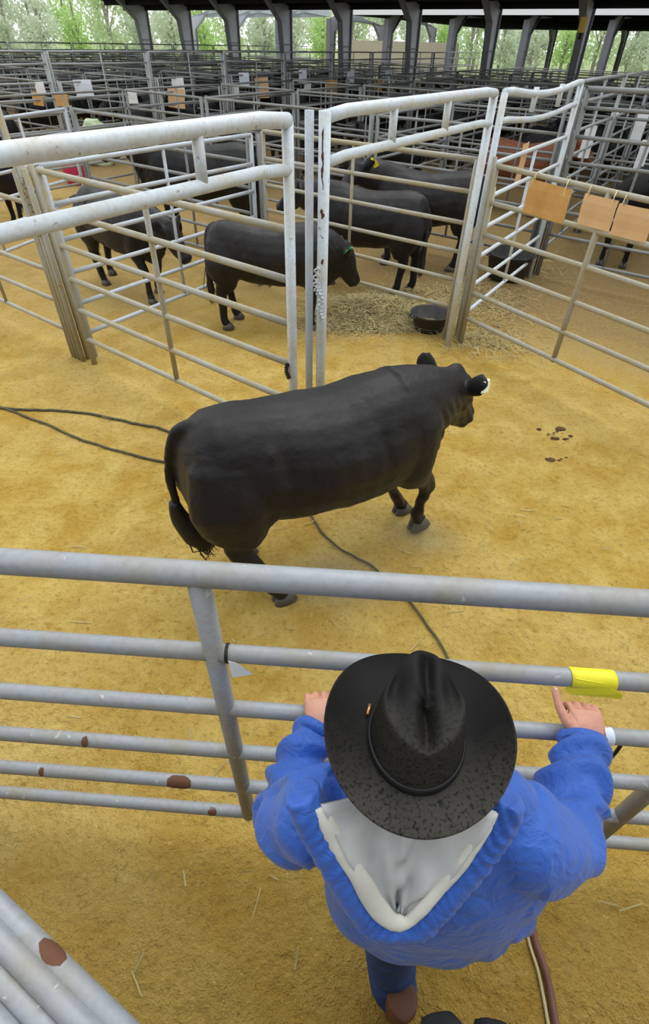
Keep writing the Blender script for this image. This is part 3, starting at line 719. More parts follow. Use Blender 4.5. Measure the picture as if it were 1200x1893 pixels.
cow_obj('big dark cow filling the pen behind the left calf, facing left', (-1.85, 9.35), 176, STAND, 'hide_far', sc=1.12, tails=TL, seed=10, tagc=None)
cow_obj('red brown cow in the pen behind the upright plywood strip at right', (3.45, 12.15), -36, STAND, 'hide_red', sc=.98, tails=TL, seed=11)
# far cattle: copies of three bodies
def dup(root, loc, rz, label, group, hide=None, sc=1.0):
    r = root.copy(); COL.objects.link(r); r.location = loc; r.rotation_euler = (0, 0, R(rz)); r.scale = (sc, sc, sc); r['label'] = label; r['group'] = group
    for ch in list(root.children):
        if ch.name.startswith('ear_tag'): continue
        c = ch.copy(); COL.objects.link(c); c.parent = r
    return r
fb = [cow_obj('dark cow', (0, 0, 0), 0, sp_, 'hide_far', tails=TL, seed=20 + i, voxel=.024) for i, sp_ in enumerate((STAND, GRAZE, TURN))]
rnd = random.Random(12); first = [True] * 3; nc = 0; GL = 'dark cow standing among the crowded pens toward the back'
spots = []
for u in [5.75 + 2.87 * k for k in range(0, 11)]:
    for w0, w1 in ((8.6, 5.74), (5.74, 2.87), (2.87, 0), (0, -2.87), (-2.87, -6.6), (-6.6, -8.9), (-11.4, -14.3), (-14.3, -17.2), (-17.2, -20.1), (-20.1, -23), (-25.9, -28.8), (-28.8, -31.7)):
        c = node(u + 1.43, (w0 + w1) / 2 + rnd.uniform(-.15, .15)); d_ = c.length
        if not in_view(c + V(0, 0, 1.2), .1) or d_ > 40: continue
        a_ = rnd.choice((0, 180)) if rnd.random() < .5 else 90
        off = (W if a_ != 90 else U) * .68
        if rnd.random() < .93: spots.append((c + off, a_ + rnd.choice((0, 180))))
        if rnd.random() < (.8 if d_ < 32 else .5): spots.append((c - off, a_ + rnd.choice((0, 180))))
for c in (node(1.5, -8.0), node(1.45, -10.1), node(4.3, -12.9), node(4.3, -4.8), node(4.3, -10)):
    if all((c - s_[0]).length > 1.9 for s_ in spots): spots.append((c, rnd.choice((0, 180))))
UA = math.degrees(math.atan2(U.y, U.x))
for c, a_ in spots:
    i = rnd.randrange(3); rz = UA + a_ + rnd.uniform(-6, 6); sc_ = rnd.uniform(.88, .98); c = c - V(math.cos(R(rz)), math.sin(R(rz)), 0) * .42
    if any((c + V(math.cos(R(rz)), math.sin(R(rz)), 0) * .42 - k_).length < 1.55 for k_ in (V(3.4, 11.8, 0), V(1.1, 8.5, 0), V(-2.27, 9.38, 0), V(-6, 15.9, 0), V(-5.75, 13.5, 0), V(-4.6, 10.9, 0))): continue
    root = fb[i][0]
    zone = 'close behind the small pens' if c.length < 15 else ('in the middle distance' if c.length < 24 else 'far back near the columns')
    lab = 'dark cow standing among the grey pipe pens ' + zone; grp = 'cattle ' + zone
    if first[i]:
        root.location = c; root.rotation_euler = (0, 0, R(rz)); root.scale = (sc_,) * 3; root['label'] = lab; root['group'] = grp; first[i] = False
    else: dup(root, c, rz, lab, grp, sc=sc_)
print('far cattle', len(spots))
# ------------------------------------------------------------------ the man at the fence
M['jacket'] = (lambda: None)
def jacket_mat():
    m = mat('blue_nylon_jacket', (.02, .08, .42), .5, spec=.4); p = coords(m)
    n1 = noise_n(m, p, 5, 3, .5, .8); n2 = noise_n(m, p, 17, 3, .55, 1.4); n3 = noise_n(m, p, 420, 2)
    L(m, mixc(m, ramp(m, n1, .35, .7), (.024, .098, .43), (.037, .132, .53)), bsdf(m).inputs['Base Color'])
    bsdf(m).inputs['Sheen Weight'].default_value = .15
    h = math_n(m, 'ADD', math_n(m, 'MULTIPLY', n2, 1.0), math_n(m, 'MULTIPLY', n3, .04)); bump(m, h, .36, .03); return m
M['jacket'] = jacket_mat()
M['jeans'] = plain('blue_denim', (.035, .085, .26), (.02, .05, .17), 24, .8, .4, .006)
M['hood'] = plain('grey_sweatshirt_fleece', (.54, .545, .54), (.43, .435, .44), 9, .95, .35, .006)
M['hood_rim'] = plain('pale_hood_lining', (.66, .65, .58), (.58, .57, .51), 10, .9, .3, .005)
M['skin'] = plain('skin', (.56, .29, .20), (.48, .215, .15), 16, .5, .25, .003)
M['nail'] = mat('nail', (.66, .40, .32), .35)
M['greyhair'] = plain('grey_hair', (.32, .29, .26), (.22, .19, .17), 60, .7)
def hat_mat():
    m = mat('black_felt_hat', (.010, .010, .010), .62, spec=.18); p = coords(m)
    v = noise_n(m, p, 170, 2, .5); n = noise_n(m, p, 9, 4, .6); n3 = noise_n(m, p, 700, 2)
    sx = N(m, 'ShaderNodeSeparateXYZ'); L(m, p, sx.inputs[0])
    damp = ramp(m, math_n(m, 'ADD', math_n(m, 'MULTIPLY', sx.outputs['Y'], -1), math_n(m, 'MULTIPLY', n, .16)), .06, .22)
    dusty = mixc(m, ramp(m, v, .52, .66), (.050, .046, .038), (.010, .010, .010))       # rain-spotted rear brim
    c = mixc(m, damp, (.0075, .007, .0068), dusty)
    L(m, c, bsdf(m).inputs['Base Color']); bump(m, math_n(m, 'ADD', n3, math_n(m, 'MULTIPLY', n, 2)), .2, .003); return m
M['hat'] = hat_mat(); M['hatband'] = mat('black_hat_band', (.006, .006, .007), .5); M['boot'] = plain('brown_boot_leather', (.16, .06, .03), (.10, .04, .02), 12, .5)
M['brass'] = mat('brass_pin', (.75, .33, .12), .35, .8)

man = empty('person', (.27, .36, 0), 'person in a blue jacket and black cowboy hat, arms spread, leaning on the front fence', 'person')
MO = V(.27, .36, 0)
def mloc(pts): return [Vector(p) - MO for p in pts]
# the body under the clothes: head, neck, trunk and legs, one skin
mb = MB()
mb.tube(mloc([(.28, .40, .78), (.27, .40, 1.0), (.235, .40, 1.2), (.20, .40, 1.34), (.185, .41, 1.41), (.185, .415, 1.47)]), [(.15, .10), (.15, .10), (.17, .10), (.17, .09), (.07, .065), (.056, .06)], 16, up=(0, 1, 0))
mb.tube(mloc([(.185, .42, 1.44), (.183, .425, 1.50), (.182, .43, 1.56), (.182, .43, 1.60), (.182, .43, 1.625)]), [(.06, .065), (.066, .085), (.074, .094), (.06, .08), (.03, .04)], 16, up=(0, 1, 0))
mb.tube(mloc([(.182, .515, 1.535), (.182, .545, 1.515)]), [.014, .012], 8)
for s in (-1, 1): mb.tube(mloc([(.182 + s * .074, .425, 1.50), (.182 + s * .082, .42, 1.555)]), [.012, .016], 8)
for hp, kn, an in (((.20, .40, .86), (.23, .33, .48), (.275, .23, .10)), ((.37, .42, .86), (.39, .50, .48), (.40, .47, .10))):
    mb.tube(mloc([hp, kn, an]), [.085, .058, .04], 12)
for pts in ([(.03, .38, 1.33), (-.10, .44, 1.13), (.0, .655, 1.145)], [(.36, .37, 1.33), (.62, .41, 1.15), (.70, .645, 1.15)]):
    mb.tube(mloc(pts), [.05, .04, .027], 12)
body = link('body', remeshed(mb, .010, 6), M['skin'], man)
# jeans
mb = MB()
for hp, kn, an in (((.21, .40, .92), (.235, .33, .48), (.285, .235, .085)), ((.37, .42, .92), (.39, .50, .48), (.40, .47, .085))):
    mb.tube(bezier(mloc([hp, kn, an]), 8), lerpr([.115, .082, .072], 8), 16, close=True)
mb.tube(mloc([(.29, .41, .80), (.285, .41, .98)]), [(.19, .13), (.18, .13)], 16, up=(0, 1, 0))
def fold(freq, amp, axis=(0, 0, 1)):
    ax = Vector(axis)
    def f(co, no): return co + no * amp * (noise.noise(co * freq) + .6 * noise.noise(co * freq * 2.3 + V(5, 2, 1)))
    return f
link('jeans', remeshed(mb, .010, 5, disp=lambda c, n: c + n * (.010 * math.sin(c.z * 62 + 5 * noise.noise(c * 9)) * max(0, 1 - c.z / .5))), M['jeans'], man)
# boots
for (x, y), rz in (((.29, .235), 12), ((.405, .47), -8)):
    mb = MB(); Mx = Matrix.Rotation(R(rz), 4, 'Z')
    pts = [(0, -.085, .045), (0, -.05, .05), (0, .03, .05), (0, .11, .04), (0, .18, .033), (0, .205, .03)]
    mb.tube([Mx @ V(*p) for p in pts], [(.03, .04), (.037, .048), (.038, .052), (.046, .04), (.036, .03), (.015, .02)], 14, up=(0, 0, 1), expo=2.6)
    mb.tube([V(0, -.045, .04), V(0, -.045, .16), V(0, -.04, .26)], [(.042, .05), (.045, .055), (.05, .06)], 14, up=(0, 1, 0))
    o = link('boot', remeshed(mb, .007, 5), M['boot'], man); o.location = V(x, y, .0) - MO
# jacket: torso and sleeves in one cloth skin with folds
mb = MB()
TR = [((.305, .375, .845), .272, .172), ((.302, .375, .87), .280, .180), ((.295, .378, .98), .272, .172), ((.265, .385, 1.14), .258, .162), ((.235, .40, 1.27), .245, .130), ((.205, .415, 1.36), .205, .088), ((.19, .415, 1.40), .12, .085), ((.187, .425, 1.43), .08, .07)]
mb.tube(bezier(mloc([t[0] for t in TR]), 3), lerpr([(t[1], t[2]) for t in TR], 3), 28, up=(0, 1, 0), expo=2.25)
SL = (([(.065, .39, 1.335), (.005, .39, 1.275), (-.052, .405, 1.17), (-.066, .47, 1.11), (-.035, .575, 1.125), (-.005, .645, 1.14)], [.082, .096, .084, .078, .062, .050]),
      ([(.33, .39, 1.33), (.43, .37, 1.27), (.525, .375, 1.19), (.59, .43, 1.135), (.655, .545, 1.14), (.70, .625, 1.15)], [.080, .103, .094, .088, .072, .056]))
for pts, rr_ in SL: mb.tube(bezier(mloc(pts), 5), lerpr(rr_, 5), 20)
def jacket_fold(c, n):
    q = c + MO; f = 0.0
    f += .008 * noise.noise(c * 6) + .0045 * (noise.noise(V(c.x * 14 + c.z * 9, c.y * 10, c.z * 5)))
    if q.y > .44 and (q.x < .06 or q.x > .55): f += .012 * math.sin(q.y * 88 + 5 * noise.noise(c * 8))               # sleeve wrinkles
    elif q.x < -.01 or q.x > .46: f += .007 * math.sin((q.x + q.z * .6) * 62 + 6 * noise.noise(c * 6))
    if q.z < .93: f += .003 * math.sin(q.x * 45 + 5 * noise.noise(c * 5))
    return c + n * f
jk = link('jacket', remeshed(mb, .0095, 6, disp=jacket_fold), M['jacket'], man)
for pts, r in (([(-.012, .628, 1.137), (.0, .65, 1.141)], .050), ([(.696, .61, 1.149), (.703, .634, 1.152)], .057)):
    MB().tube(mloc(pts), [r, r * .96], 22).build('cuff', M['jacket'], man)
# grey hood lying on the back, framed by the gathered jacket collar
def hood_pt(s, t):
    """s -1..1 left to right, t 0 neck .. 1 tip"""
    wl = .142 * max(0, 1 - t) ** .85 + .010; cx = .163 + .0 * t
    x = cx + s * wl; z = 1.47 - .215 * t; y = .372 - .132 * max(0, t) ** .8
    return V(x, y, z), wl
mb = MB(); rows = []
for i in range(25):
    t = i / 24; row = []
    for j in range(29):
        s = -1 + 2 * j / 28; p, wl = hood_pt(s, t)
        n = V(0, -.80, .60)
        d = .040 * (abs(s) ** 2.2) * (1 - .4 * t) + .012 + .016 * math.sin(s * 7 + t * 5 + 2 * noise.noise(V(s * 1.5, t * 3, 0))) * (1 - abs(s)) + .012 * noise.noise(V(s * 2.2, t * 4, 3))
        d += .02 * max(0, .22 - abs(s + .12 - t * .3)) / .22
        row.append(p + n * d - MO)
    rows.append(row)
b = 0
for row in rows: mb.v += [tuple(p) for p in row]
for i in range(24):
    for j in range(28): mb.f.append((i * 29 + j, i * 29 + j + 1, (i + 1) * 29 + j + 1, (i + 1) * 29 + j))
hd = mb.build('hood', M['hood'], man); sm = hd.modifiers.new('thick', 'SOLIDIFY'); sm.thickness = .012; sm.offset = -1
def rim(sgn_off, rad, lift, t0, t1, wob, extra=0.0):
    pts = []
    for s in (-1, 1):
        seq = [t0 + (t1 - t0) * k / 14 for k in range(15)]
        if s == 1: seq = seq[::-1]
        for t in seq:
            p, wl = hood_pt(s, t); pts.append(p + V(s * sgn_off, -.80 * lift, .60 * lift) + V(0, 0, -extra * t) + V(noise.noise(p * 20), 0, noise.noise(p * 17 + V(4, 0, 0))) * wob - MO)
    return bezier(pts, 2)
MB().tube(rim(.004, 0, .034, 0, 1.0, .004), (.016, .010), 12) if False else None
rp = rim(.003, 0, .036, .02, 1.0, .006)
MB().tube(rp, [(.011 + .008 * abs(noise.noise(p * 16)) + .006 * (p.x < -.1), .008 + .004 * abs(noise.noise(p * 23))) for p in rp], 14, up=(0, -.8, .6)).build('hood_edge', M['hood_rim'], man)
def gathers(c, n): return c + n * .0022 * math.sin((c.x * (1.2 if c.x > -.1 else -1.2) + c.z) * 190 + 7 * noise.noise(c * 11)) * (.4 + abs(noise.noise(c * 9 + V(3, 3, 3))) * 1.6)
mb = MB(); mb.tube(rim(.034, 0, .012, -.04, 1.06, .004, .02), [(.036)] * len(rim(.034, 0, .012, -.04, 1.06, .004, .02)), 16)
link('jacket_collar', remeshed(mb, .007, 2, disp=gathers), M['jacket'], man)
# hair at the nape
mb = MB(); mb.tube(mloc([(.182, .345, 1.45), (.182, .338, 1.49), (.182, .355, 1.53)]), [(.055, .025), (.066, .026), (.055, .02)], 12, up=(0, 1, 0)); mb.build('hair', M['greyhair'], man)

# hands: a palm, four unequal bent fingers and a thumb, closed over the third rail from the top
def hand(side, wrist, yaw, thumb):
    """local: x towards the thumb side is -x for the right hand; y forward, z up; rail axis along x at y=.075, z=-.028"""
    mb = MB(); s = side
    mb.tube([V(0, -.03, .0), V(0, .0, .004), V(s * .002, .035, .010), V(s * .003, .075, .012)], [(.027, .021), (.031, .020), (.041, .0185), (.043, .0165)], 16, up=(0, 0, 1), expo=2.5)
    nails = []
    for k, (x, ln) in enumerate(((-.033, .92), (-.011, 1.0), (.011, .95), (.032, .78))):
        k0 = V(s * x, .070, .015); k1 = V(s * x * 1.06, .070 + .026 * ln, .008); k2 = V(s * x * 1.06, .074 + .034 * ln, -.024 * ln); k3 = V(s * x * 1.04, .068 + .026 * ln, -.052 * ln); k4 = V(s * x, .050 + .018 * ln, -.058 * ln)
        mb.tube([k0 - V(0, .03, .005), k0, k0.lerp(k1, .5), k1, k1.lerp(k2, .5) + V(0, .004, .002), k2, k3, k4], [.0085, .0112, .0095, .0102, .0088, .0092, .0082, .005], 12)
        nails.append((k2.lerp(k3, .6) + V(0, .007, -.002), V(0, 1, -.35)))
    if thumb == 'up':
        tp = [V(-s * .028, .010, .002), V(-s * .054, .040, .012), V(-s * .068, .080, .020), V(-s * .072, .118, .028), V(-s * .072, .132, .031)]
    else:
        tp = [V(-s * .028, .012, .0), V(-s * .048, .036, -.006), V(-s * .052, .066, -.020), V(-s * .046, .088, -.036), V(-s * .042, .096, -.042)]
    mb.tube(tp, [.017, .0145, .0118, .0105, .006], 12); nails.append((tp[3] + V(0, .002, .0095), V(0, .1, 1)))
    web = [V(-s * .03, .03, .003), V(-s * .042, .05, .004)]; mb.tube(web, [.013, .009], 10)
    me = remeshed(mb, .0034, 4, .5, disp=lambda c, n: c + n * .0007 * noise.noise(c * 140))
    Mx = Matrix.Translation(Vector(wrist) - MO) @ Matrix.Rotation(R(yaw), 4, 'Z'); me.transform(Mx)
    h = link('hand', me, M['skin'], man)
    for p, n in nails:
        nb = MB(); n = n.normalized(); a = n.cross(V(1, 0, 0)).normalized()
        nb.tube([p - n * .0015, p + n * .0008], [(.0055, .0065), (.0045, .0055)], 10, up=tuple(a)); nm = nb.mesh('nail'); nm.transform(Mx); link('nail', nm, M['nail'], h)
hand(1, (.712, .620, 1.158), -4, 'up'); hand(-1, (.008, .635, 1.150), 4, 'wrap')

# cowboy hat: curled brim, creased crown, band and a small brass pin
hat = empty('cowboy_hat', (.178, .432, 1.555), 'rain-spotted black felt cowboy hat on the man\'s head', 'hat'); hat.rotation_euler = (R(2), R(-2), R(-5))
mb = MB(); NA = 72; prof = []
def brim_pt(a, k):
    """k 0 at the crown .. 1 at the edge"""
    rx = .083 + (.176 - .083) * k; ry = .094 + ((.186 if math.sin(a) > 0 else .156) - .094) * k
    x, y = rx * math.cos(a), ry * math.sin(a)
    c2 = abs(math.cos(a)) ** 1.8
    z = (.052 * c2 - .020 * (1 - c2)) * k ** 1.7
    if math.cos(a) * 1.0 > 0: z *= 1.05
    x *= 1 - .05 * c2 * k
    return V(x, y, z)
KK = [0, .15, .3, .45, .6, .75, .88, .96, 1.0]
top = [[brim_pt(2 * math.pi * i / NA, k) + V(0, 0, .003) for i in range(NA)] for k in KK]
bot = [[brim_pt(2 * math.pi * i / NA, k) - V(0, 0, .002) for i in range(NA)] for k in KK[::-1]]
mb.ring_loft(top + bot, close=False); mb.build('brim', M['hat'], hat)
mb = MB(); rings = []
def crown_pt(a, k):
    """k 0 base .. 1 rim of the top"""
    tb = k; rx = .084 * (1 - .20 * tb ** 1.6); ry = .094 * (1 - .10 * tb ** 1.6)
    fr = max(0, math.sin(a)); rx *= 1 - .22 * fr * tb                       # pinched front
    h = .142 + .012 * math.sin(a) ** 2 * (1 if math.sin(a) > 0 else -1.2)
    return V(rx * math.cos(a), ry * math.sin(a) + .006 * tb, h * tb)
for k in [0, .12, .25, .4, .55, .7, .82, .91, .97]:
    rings.append([crown_pt(2 * math.pi * i / NA, k) for i in range(NA)])
for q in [.97, .9, .8, .68, .54, .4, .26, .12, .02]:
    ring = []
    for i in range(NA):
        a = 2 * math.pi * i / NA; p = crown_pt(a, 1.0); p = V(p.x * q, p.y * q, p.z)
        rid = abs(p.x) / .062; yy = p.y / .09
        crease = .034 * math.exp(-((p.x - .006) / .013) ** 2) * (1 - max(0, abs(yy) - .85) * 2)                      # centre crease
        dents = .026 * math.exp(-((abs(p.x) - .047) / .018) ** 2) * math.exp(-((p.y - .03) / .05) ** 2)     # side dents
        dome = .014 * (1 - q * q)
        ring.append(V(p.x, p.y, p.z + dome + .006 - crease * (1 - q ** 6) - dents * (1 - q ** 8)))
    rings.append(ring)
mb.ring_loft(rings); mb.build('crown', M['hat'], hat)
mb = MB(); mb.ring_loft([[crown_pt(2 * math.pi * i / NA, k) * 1.0 + V(math.cos(2 * math.pi * i / NA), math.sin(2 * math.pi * i / NA), 0) * o for i in range(NA)] for k, o in ((.01, .001), (.02, .0045), (.17, .0045), (.18, .001))], close=False); mb.build('hat_band', M['hatband'], hat)
pin = MB(); pin.tube([(0, -.0105, 0), (0, .0105, 0)], .0032, 8); o = pin.build('hat_pin', M['brass'], hat); o.location = (-.0875, .042, .012); o.rotation_euler = (0, 0, R(-10))
# ------------------------------------------------------------------ tubs, hay, cords
def tub(loc, r0, r1, h, label, rz=0, feed=True, cat='feed pan', name='feed_pan'):
    e = empty(name, loc, label, cat, None, rz); n = 40; mb = MB()
    prof = [(r0 * .0 + .001, 0.0), (r0 * .9, 0), (r0, .012), (r1 * .98, h * .92), (r1 + .022, h * .93), (r1 + .026, h * .97), (r1 + .018, h), (r1 - .004, h * .97), (r0 - .02, .03), (.001, .028)]
    rings = [[V(r * math.cos(2 * math.pi * i / n), r * math.sin(2 * math.pi * i / n) * (1 + .03 * math.sin(3)), z) for i in range(n)] for r, z in prof]
    mb.ring_loft(rings, close=False); mb.build('pan', M['rubber'], e)
    for s in (-1, 1):
        hb = MB(); hb.tube(bezier([(s * (r1 + .015), -.06, h * .9), (s * (r1 + .05), -.03, h * .92), (s * (r1 + .05), .03, h * .92), (s * (r1 + .015), .06, h * .9)], 4), .011, 8); hb.build('handle', M['rubber'], e)
    if feed:
        fb_ = MB(); rr = [(.001, h * .42), (r0 * .4, h * .46), (r0 * .75, h * .40), (r0 + (r1 - r0) * .33, h * .30)]
        fb_.ring_loft([[V(r * math.cos(2 * math.pi * i / n), r * math.sin(2 * math.pi * i / n), z + .012 * noise.noise(V(r * 20, i * .7, 0))) for i in range(n)] for r, z in rr], close=False); o = fb_.build('feed', M['feed'], e); o['kind'] = 'stuff'
    return e
tub((1.165, 6.02, 0), .165, .215, .21, 'black rubber feed pan on the sand beside the leaning gate post', .4)
tub((2.53, 7.93, 0), .25, .32, .36, 'large black tub behind the tan gate panel at right', .2, feed=False, cat='tub', name='feed_tub')
tub((-4.6, 10.9, 0), .14, .18, .3, 'dark bucket on the sand deep in the left pens', .2, feed=False, cat='bucket', name='bucket')
def hay(name, patches, n, label, seed, m='hay', ln=(.06, .18)):
    rr = random.Random(seed); mb = MB()
    for (cx, cy, sx, sy, hh, fr) in patches:
        for _ in range(int(n * fr)):
            x = rr.gauss(0, .45); y = rr.gauss(0, .45); rad = math.hypot(x, y); z = max(0, hh * math.exp(-(rad * 1.25) ** 2) * rr.uniform(.25, 1.0)) + .006
            c = V(cx + x * sx, cy + y * sy, z); a = rr.uniform(0, 6.28); l = rr.uniform(*ln) * .5
            d = V(math.cos(a), math.sin(a), rr.gauss(0, .35)).normalized() * l; sd = V(-math.sin(a), math.cos(a), rr.gauss(0, .5)).normalized() * rr.uniform(.0018, .0036); bow = V(0, 0, rr.uniform(-.2, .6)) * l * .5
            b = len(mb.v)
            for p in (c - d, c + bow * .5, c + d * rr.uniform(.8, 1)):
                p.z = max(p.z, .004); mb.v += [tuple(p + sd), tuple(p - sd)]
            mb.f += [(b, b + 1, b + 3, b + 2), (b + 2, b + 3, b + 5, b + 4)]
    o = mb.build(name, M[m], smooth=False); return tag(o, label, 'hay', kind='stuff')
# mound under the loose stems so the pile has a body
mb = MB(); rows = 18; G = []
for i in range(rows + 1):
    for j in range(rows + 1):
        x = -1 + 2 * i / rows; y = -1 + 2 * j / rows; rad = math.hypot(x, y)
        G.append((.52 + x * .72, 6.42 + y * .58 - x * .16, .17 * max(0, 1 - rad ** 1.6) * (1 + .4 * noise.noise(V(x * 3, y * 3, 2))) - .012))
mb.v = G
for i in range(rows):
    for j in range(rows): mb.f.append((i * (rows + 1) + j, (i + 1) * (rows + 1) + j, (i + 1) * (rows + 1) + j + 1, i * (rows + 1) + j + 1))
hm = mb.build('hay_pile', plain('hay_body', (.36, .28, .12), (.24, .20, .09), 30, .95, .8, .02)); tag(hm, 'heaped hay pile under the middle opening, between the centre posts and the feed pan', 'hay', kind='stuff')
hay('loose_hay', [(.52, 6.42, .80, .62, .20, .75), (.2, 6.05, .7, .3, .05, .12), (1.0, 7.0, .9, .6, .06, .13)], 9000, 'loose hay stems on the pile between the centre posts and the feed pan', 3)
hay('scattered_hay', [(2.0, 6.9, .7, .9, .03, .5), (1.75, 5.75, .6, .5, .03, .3), (2.9, 8.6, .8, .9, .03, .2)], 2600, 'thin greyish hay scattered around the foot of the card-hung gate panel', 4)
hay('straw_bits', [(-.6, 1.5, 2.2, 1.6, 0, .35), (.9, 2.6, 1.8, 1.5, 0, .3), (-1.6, 4.2, 1.6, 1.2, 0, .2), (.3, .3, 1.4, .5, 0, .15)], 170, 'stray straw bits lying on the yellow sand', 5, ln=(.04, .13))
def cord(name, pts, r, m, label, cat, n=8, z=True):
    P = bezier(pts, n)
    if z: P = [V(p.x, p.y, p.z + ground_h(p.x, p.y)) for p in P]
    return tag(MB().tube(P, r, 8).build(name, M[m]), label, cat)
cord('rope', [(-3.6, 4.22, .012), (-2.91, 4.02, .012), (-2.3, 4.0, .012), (-1.75, 3.86, .012), (-1.33, 3.70, .012), (-.9, 3.5, .012)], .011, 'cord', 'dark cord on the sand at left, the upper of two leading to the bull', 'cord')
cord('rope', [(-3.5, 4.30, .012), (-2.75, 3.95, .012), (-2.1, 3.60, .012), (-1.55, 3.36, .012), (-1.22, 3.26, .012), (-.8, 3.1, .012)], .010, 'cord', 'dark cord on the sand at left, the lower of two leading to the bull', 'cord')
cord('rope', [(-.22, 2.95, .012), (-.08, 2.68, .012), (.0, 2.52, .012), (.12, 2.38, .012), (.32, 2.23, .012), (.50, 2.00, .012), (.62, 1.78, .012), (.69, 1.62, .012), (.74, 1.40, .012)], .007, 'cord', 'dark cord trailing from under the bull toward the front fence', 'cord')
cord('hose', [(.86, .60, .02), (.84, .50, .02), (.835, .40, .02), (.85, .28, .02), (.845, .16, .02), (.83, -.1, .02), (.8, -.5, .02)], .0135, 'hose', 'reddish brown hose on the dirt to the right of the man', 'hose')
cord('rope', [(.84, .50, .012), (.815, .40, .012), (.825, .28, .012), (.82, .16, .012), (.80, -.1, .012)], .006, 'twine', 'thin pale cord lying along the brown hose', 'cord')

# ------------------------------------------------------------------ things fixed to the front fence
def fr_at(x, z): t = (x - fp.x) / g.x; return fp + g * t + V(0, 0, z)
def sleeve(name, x0, x1, z, r, m, label, cat, a0=0, a1=6.283, ragged=0.0, seed=0):
    rr = random.Random(seed); mb = MB(); n = 18; rows = []
    for i in range(9):
        x = x0 + (x1 - x0) * i / 8; h = (a1 - a0) / 2; c_ = (a0 + a1) / 2; hh = h * (1 + rr.uniform(-ragged, ragged))
        rows.append([fr_at(x, z) + V(0, -math.sin(q) * r, math.cos(q) * r) for q in [c_ - hh + 2 * hh * j / n for j in range(n + 1)]])
    for rw in rows: mb.v += [tuple(p) for p in rw]
    for i in range(8):
        for j in range(n): mb.f.append((i * (n + 1) + j, i * (n + 1) + j + 1, (i + 1) * (n + 1) + j + 1, (i + 1) * (n + 1) + j))
    o = mb.build(name, M[m]); s_ = o.modifiers.new('t', 'SOLIDIFY'); s_.thickness = .0012; s_.offset = 1
    return tag(o, label, cat)
tp_ = sleeve('tape', .595, .70, 1.381, .0235, 'tape', 'torn yellow tape wrapped on the second rail right of the hat', 'tape', -1.2, 2.9, .16, 4)
mb = MB(); c = fr_at(.60, 1.381); pts = [fr_at(.585, 1.366) + V(0, -.0245, 0), fr_at(.60, 1.40) + V(0, -.016, .002), fr_at(.66, 1.395) + V(0, -.02, .002), fr_at(.715, 1.372) + V(0, -.03, 0), fr_at(.72, 1.352) + V(0, -.031, 0), fr_at(.60, 1.352) + V(0, -.028, 0)]
mb.v = [tuple(p) for p in pts]; mb.f = [tuple(range(6))]; mb.build('tape_tail', M['tape'], tp_, smooth=False).modifiers.new('t', 'SOLIDIFY').thickness = .002
sleeve('wire_band', -.232, -.224, 1.381, .0238, 'dark_metal', 'thin dark wire band round the second rail beside the paper scrap', 'wire')
mb = MB(); a = fr_at(-.222, 1.388) + V(0, -.026, 0); q = [a, a + V(.006, -.012, -.055), a + V(.030, -.010, -.050), a + V(.058, -.004, -.050), a + V(.018, -.002, -.004)]
mb.v = [tuple(p) for p in q]; mb.f = [tuple(range(5))]; o = mb.build('paper_scrap', M['paper'], smooth=False); o.modifiers.new('t', 'SOLIDIFY').thickness = .001; tag(o, 'torn white paper scrap taped to the second rail left of the hat', 'paper')
sleeve('tape', .775, .80, 1.105, .0242, 'paper_blue', 'pale tape scrap on the third rail just right of the man\'s right hand', 'tape', -.6, 2.4, .1, 6)
mb = MB(); a = fr_at(.845, 1.082); mb.tube([a, a + V(.0, -.005, -.05), a + V(-.004, -.01, -.11)], .005, 8); o = mb.build('latch_pin', M['dark_metal']); tag(o, 'thin dark pin hanging under the third rail right of the man\'s hand', 'pin')
mb = MB(); a = fr_at(.89, 1.078); mb.tube([a + V(-.02, 0, 0), a + V(.55, -.025, 0)], .011, 10); o = mb.build('latch_rod', M['pipe_near']); tag(o, 'thin grey rod clamped under the third rail at the right edge', 'rod')

def dung(p, seed, n, lab, sp):
    rr = random.Random(seed); mb = MB()
    for i in range(n):
        c = V(rr.gauss(0, sp), rr.gauss(0, sp * .6), .004); r = rr.uniform(.006, .026) if i else .045
        k = 10; mb.ring_loft([[c + V(math.cos(2 * math.pi * j / k) * r * q * rr.uniform(.75, 1.2), math.sin(2 * math.pi * j / k) * r * q * .7 * rr.uniform(.75, 1.2), z * r) for j in range(k)] for q, z in ((1.0, -.15), (.85, .12), (.35, .2))])
    o = mb.build('dung_pat', plain('dung_' + str(seed), (.07, .035, .012), (.12, .07, .025), 30, .9, .5, .01)); o.location = (p[0], p[1], ground_h(p[0], p[1])); tag(o, lab, 'dung', kind='stuff')
dung((2.06, 3.88), 3, 14, 'dark brown scattered dung on the sand right of the bull', .085)
dung((1.90, 3.53), 5, 5, 'greyish dung clump on the sand, nearer the front fence than the dark scatter', .05)
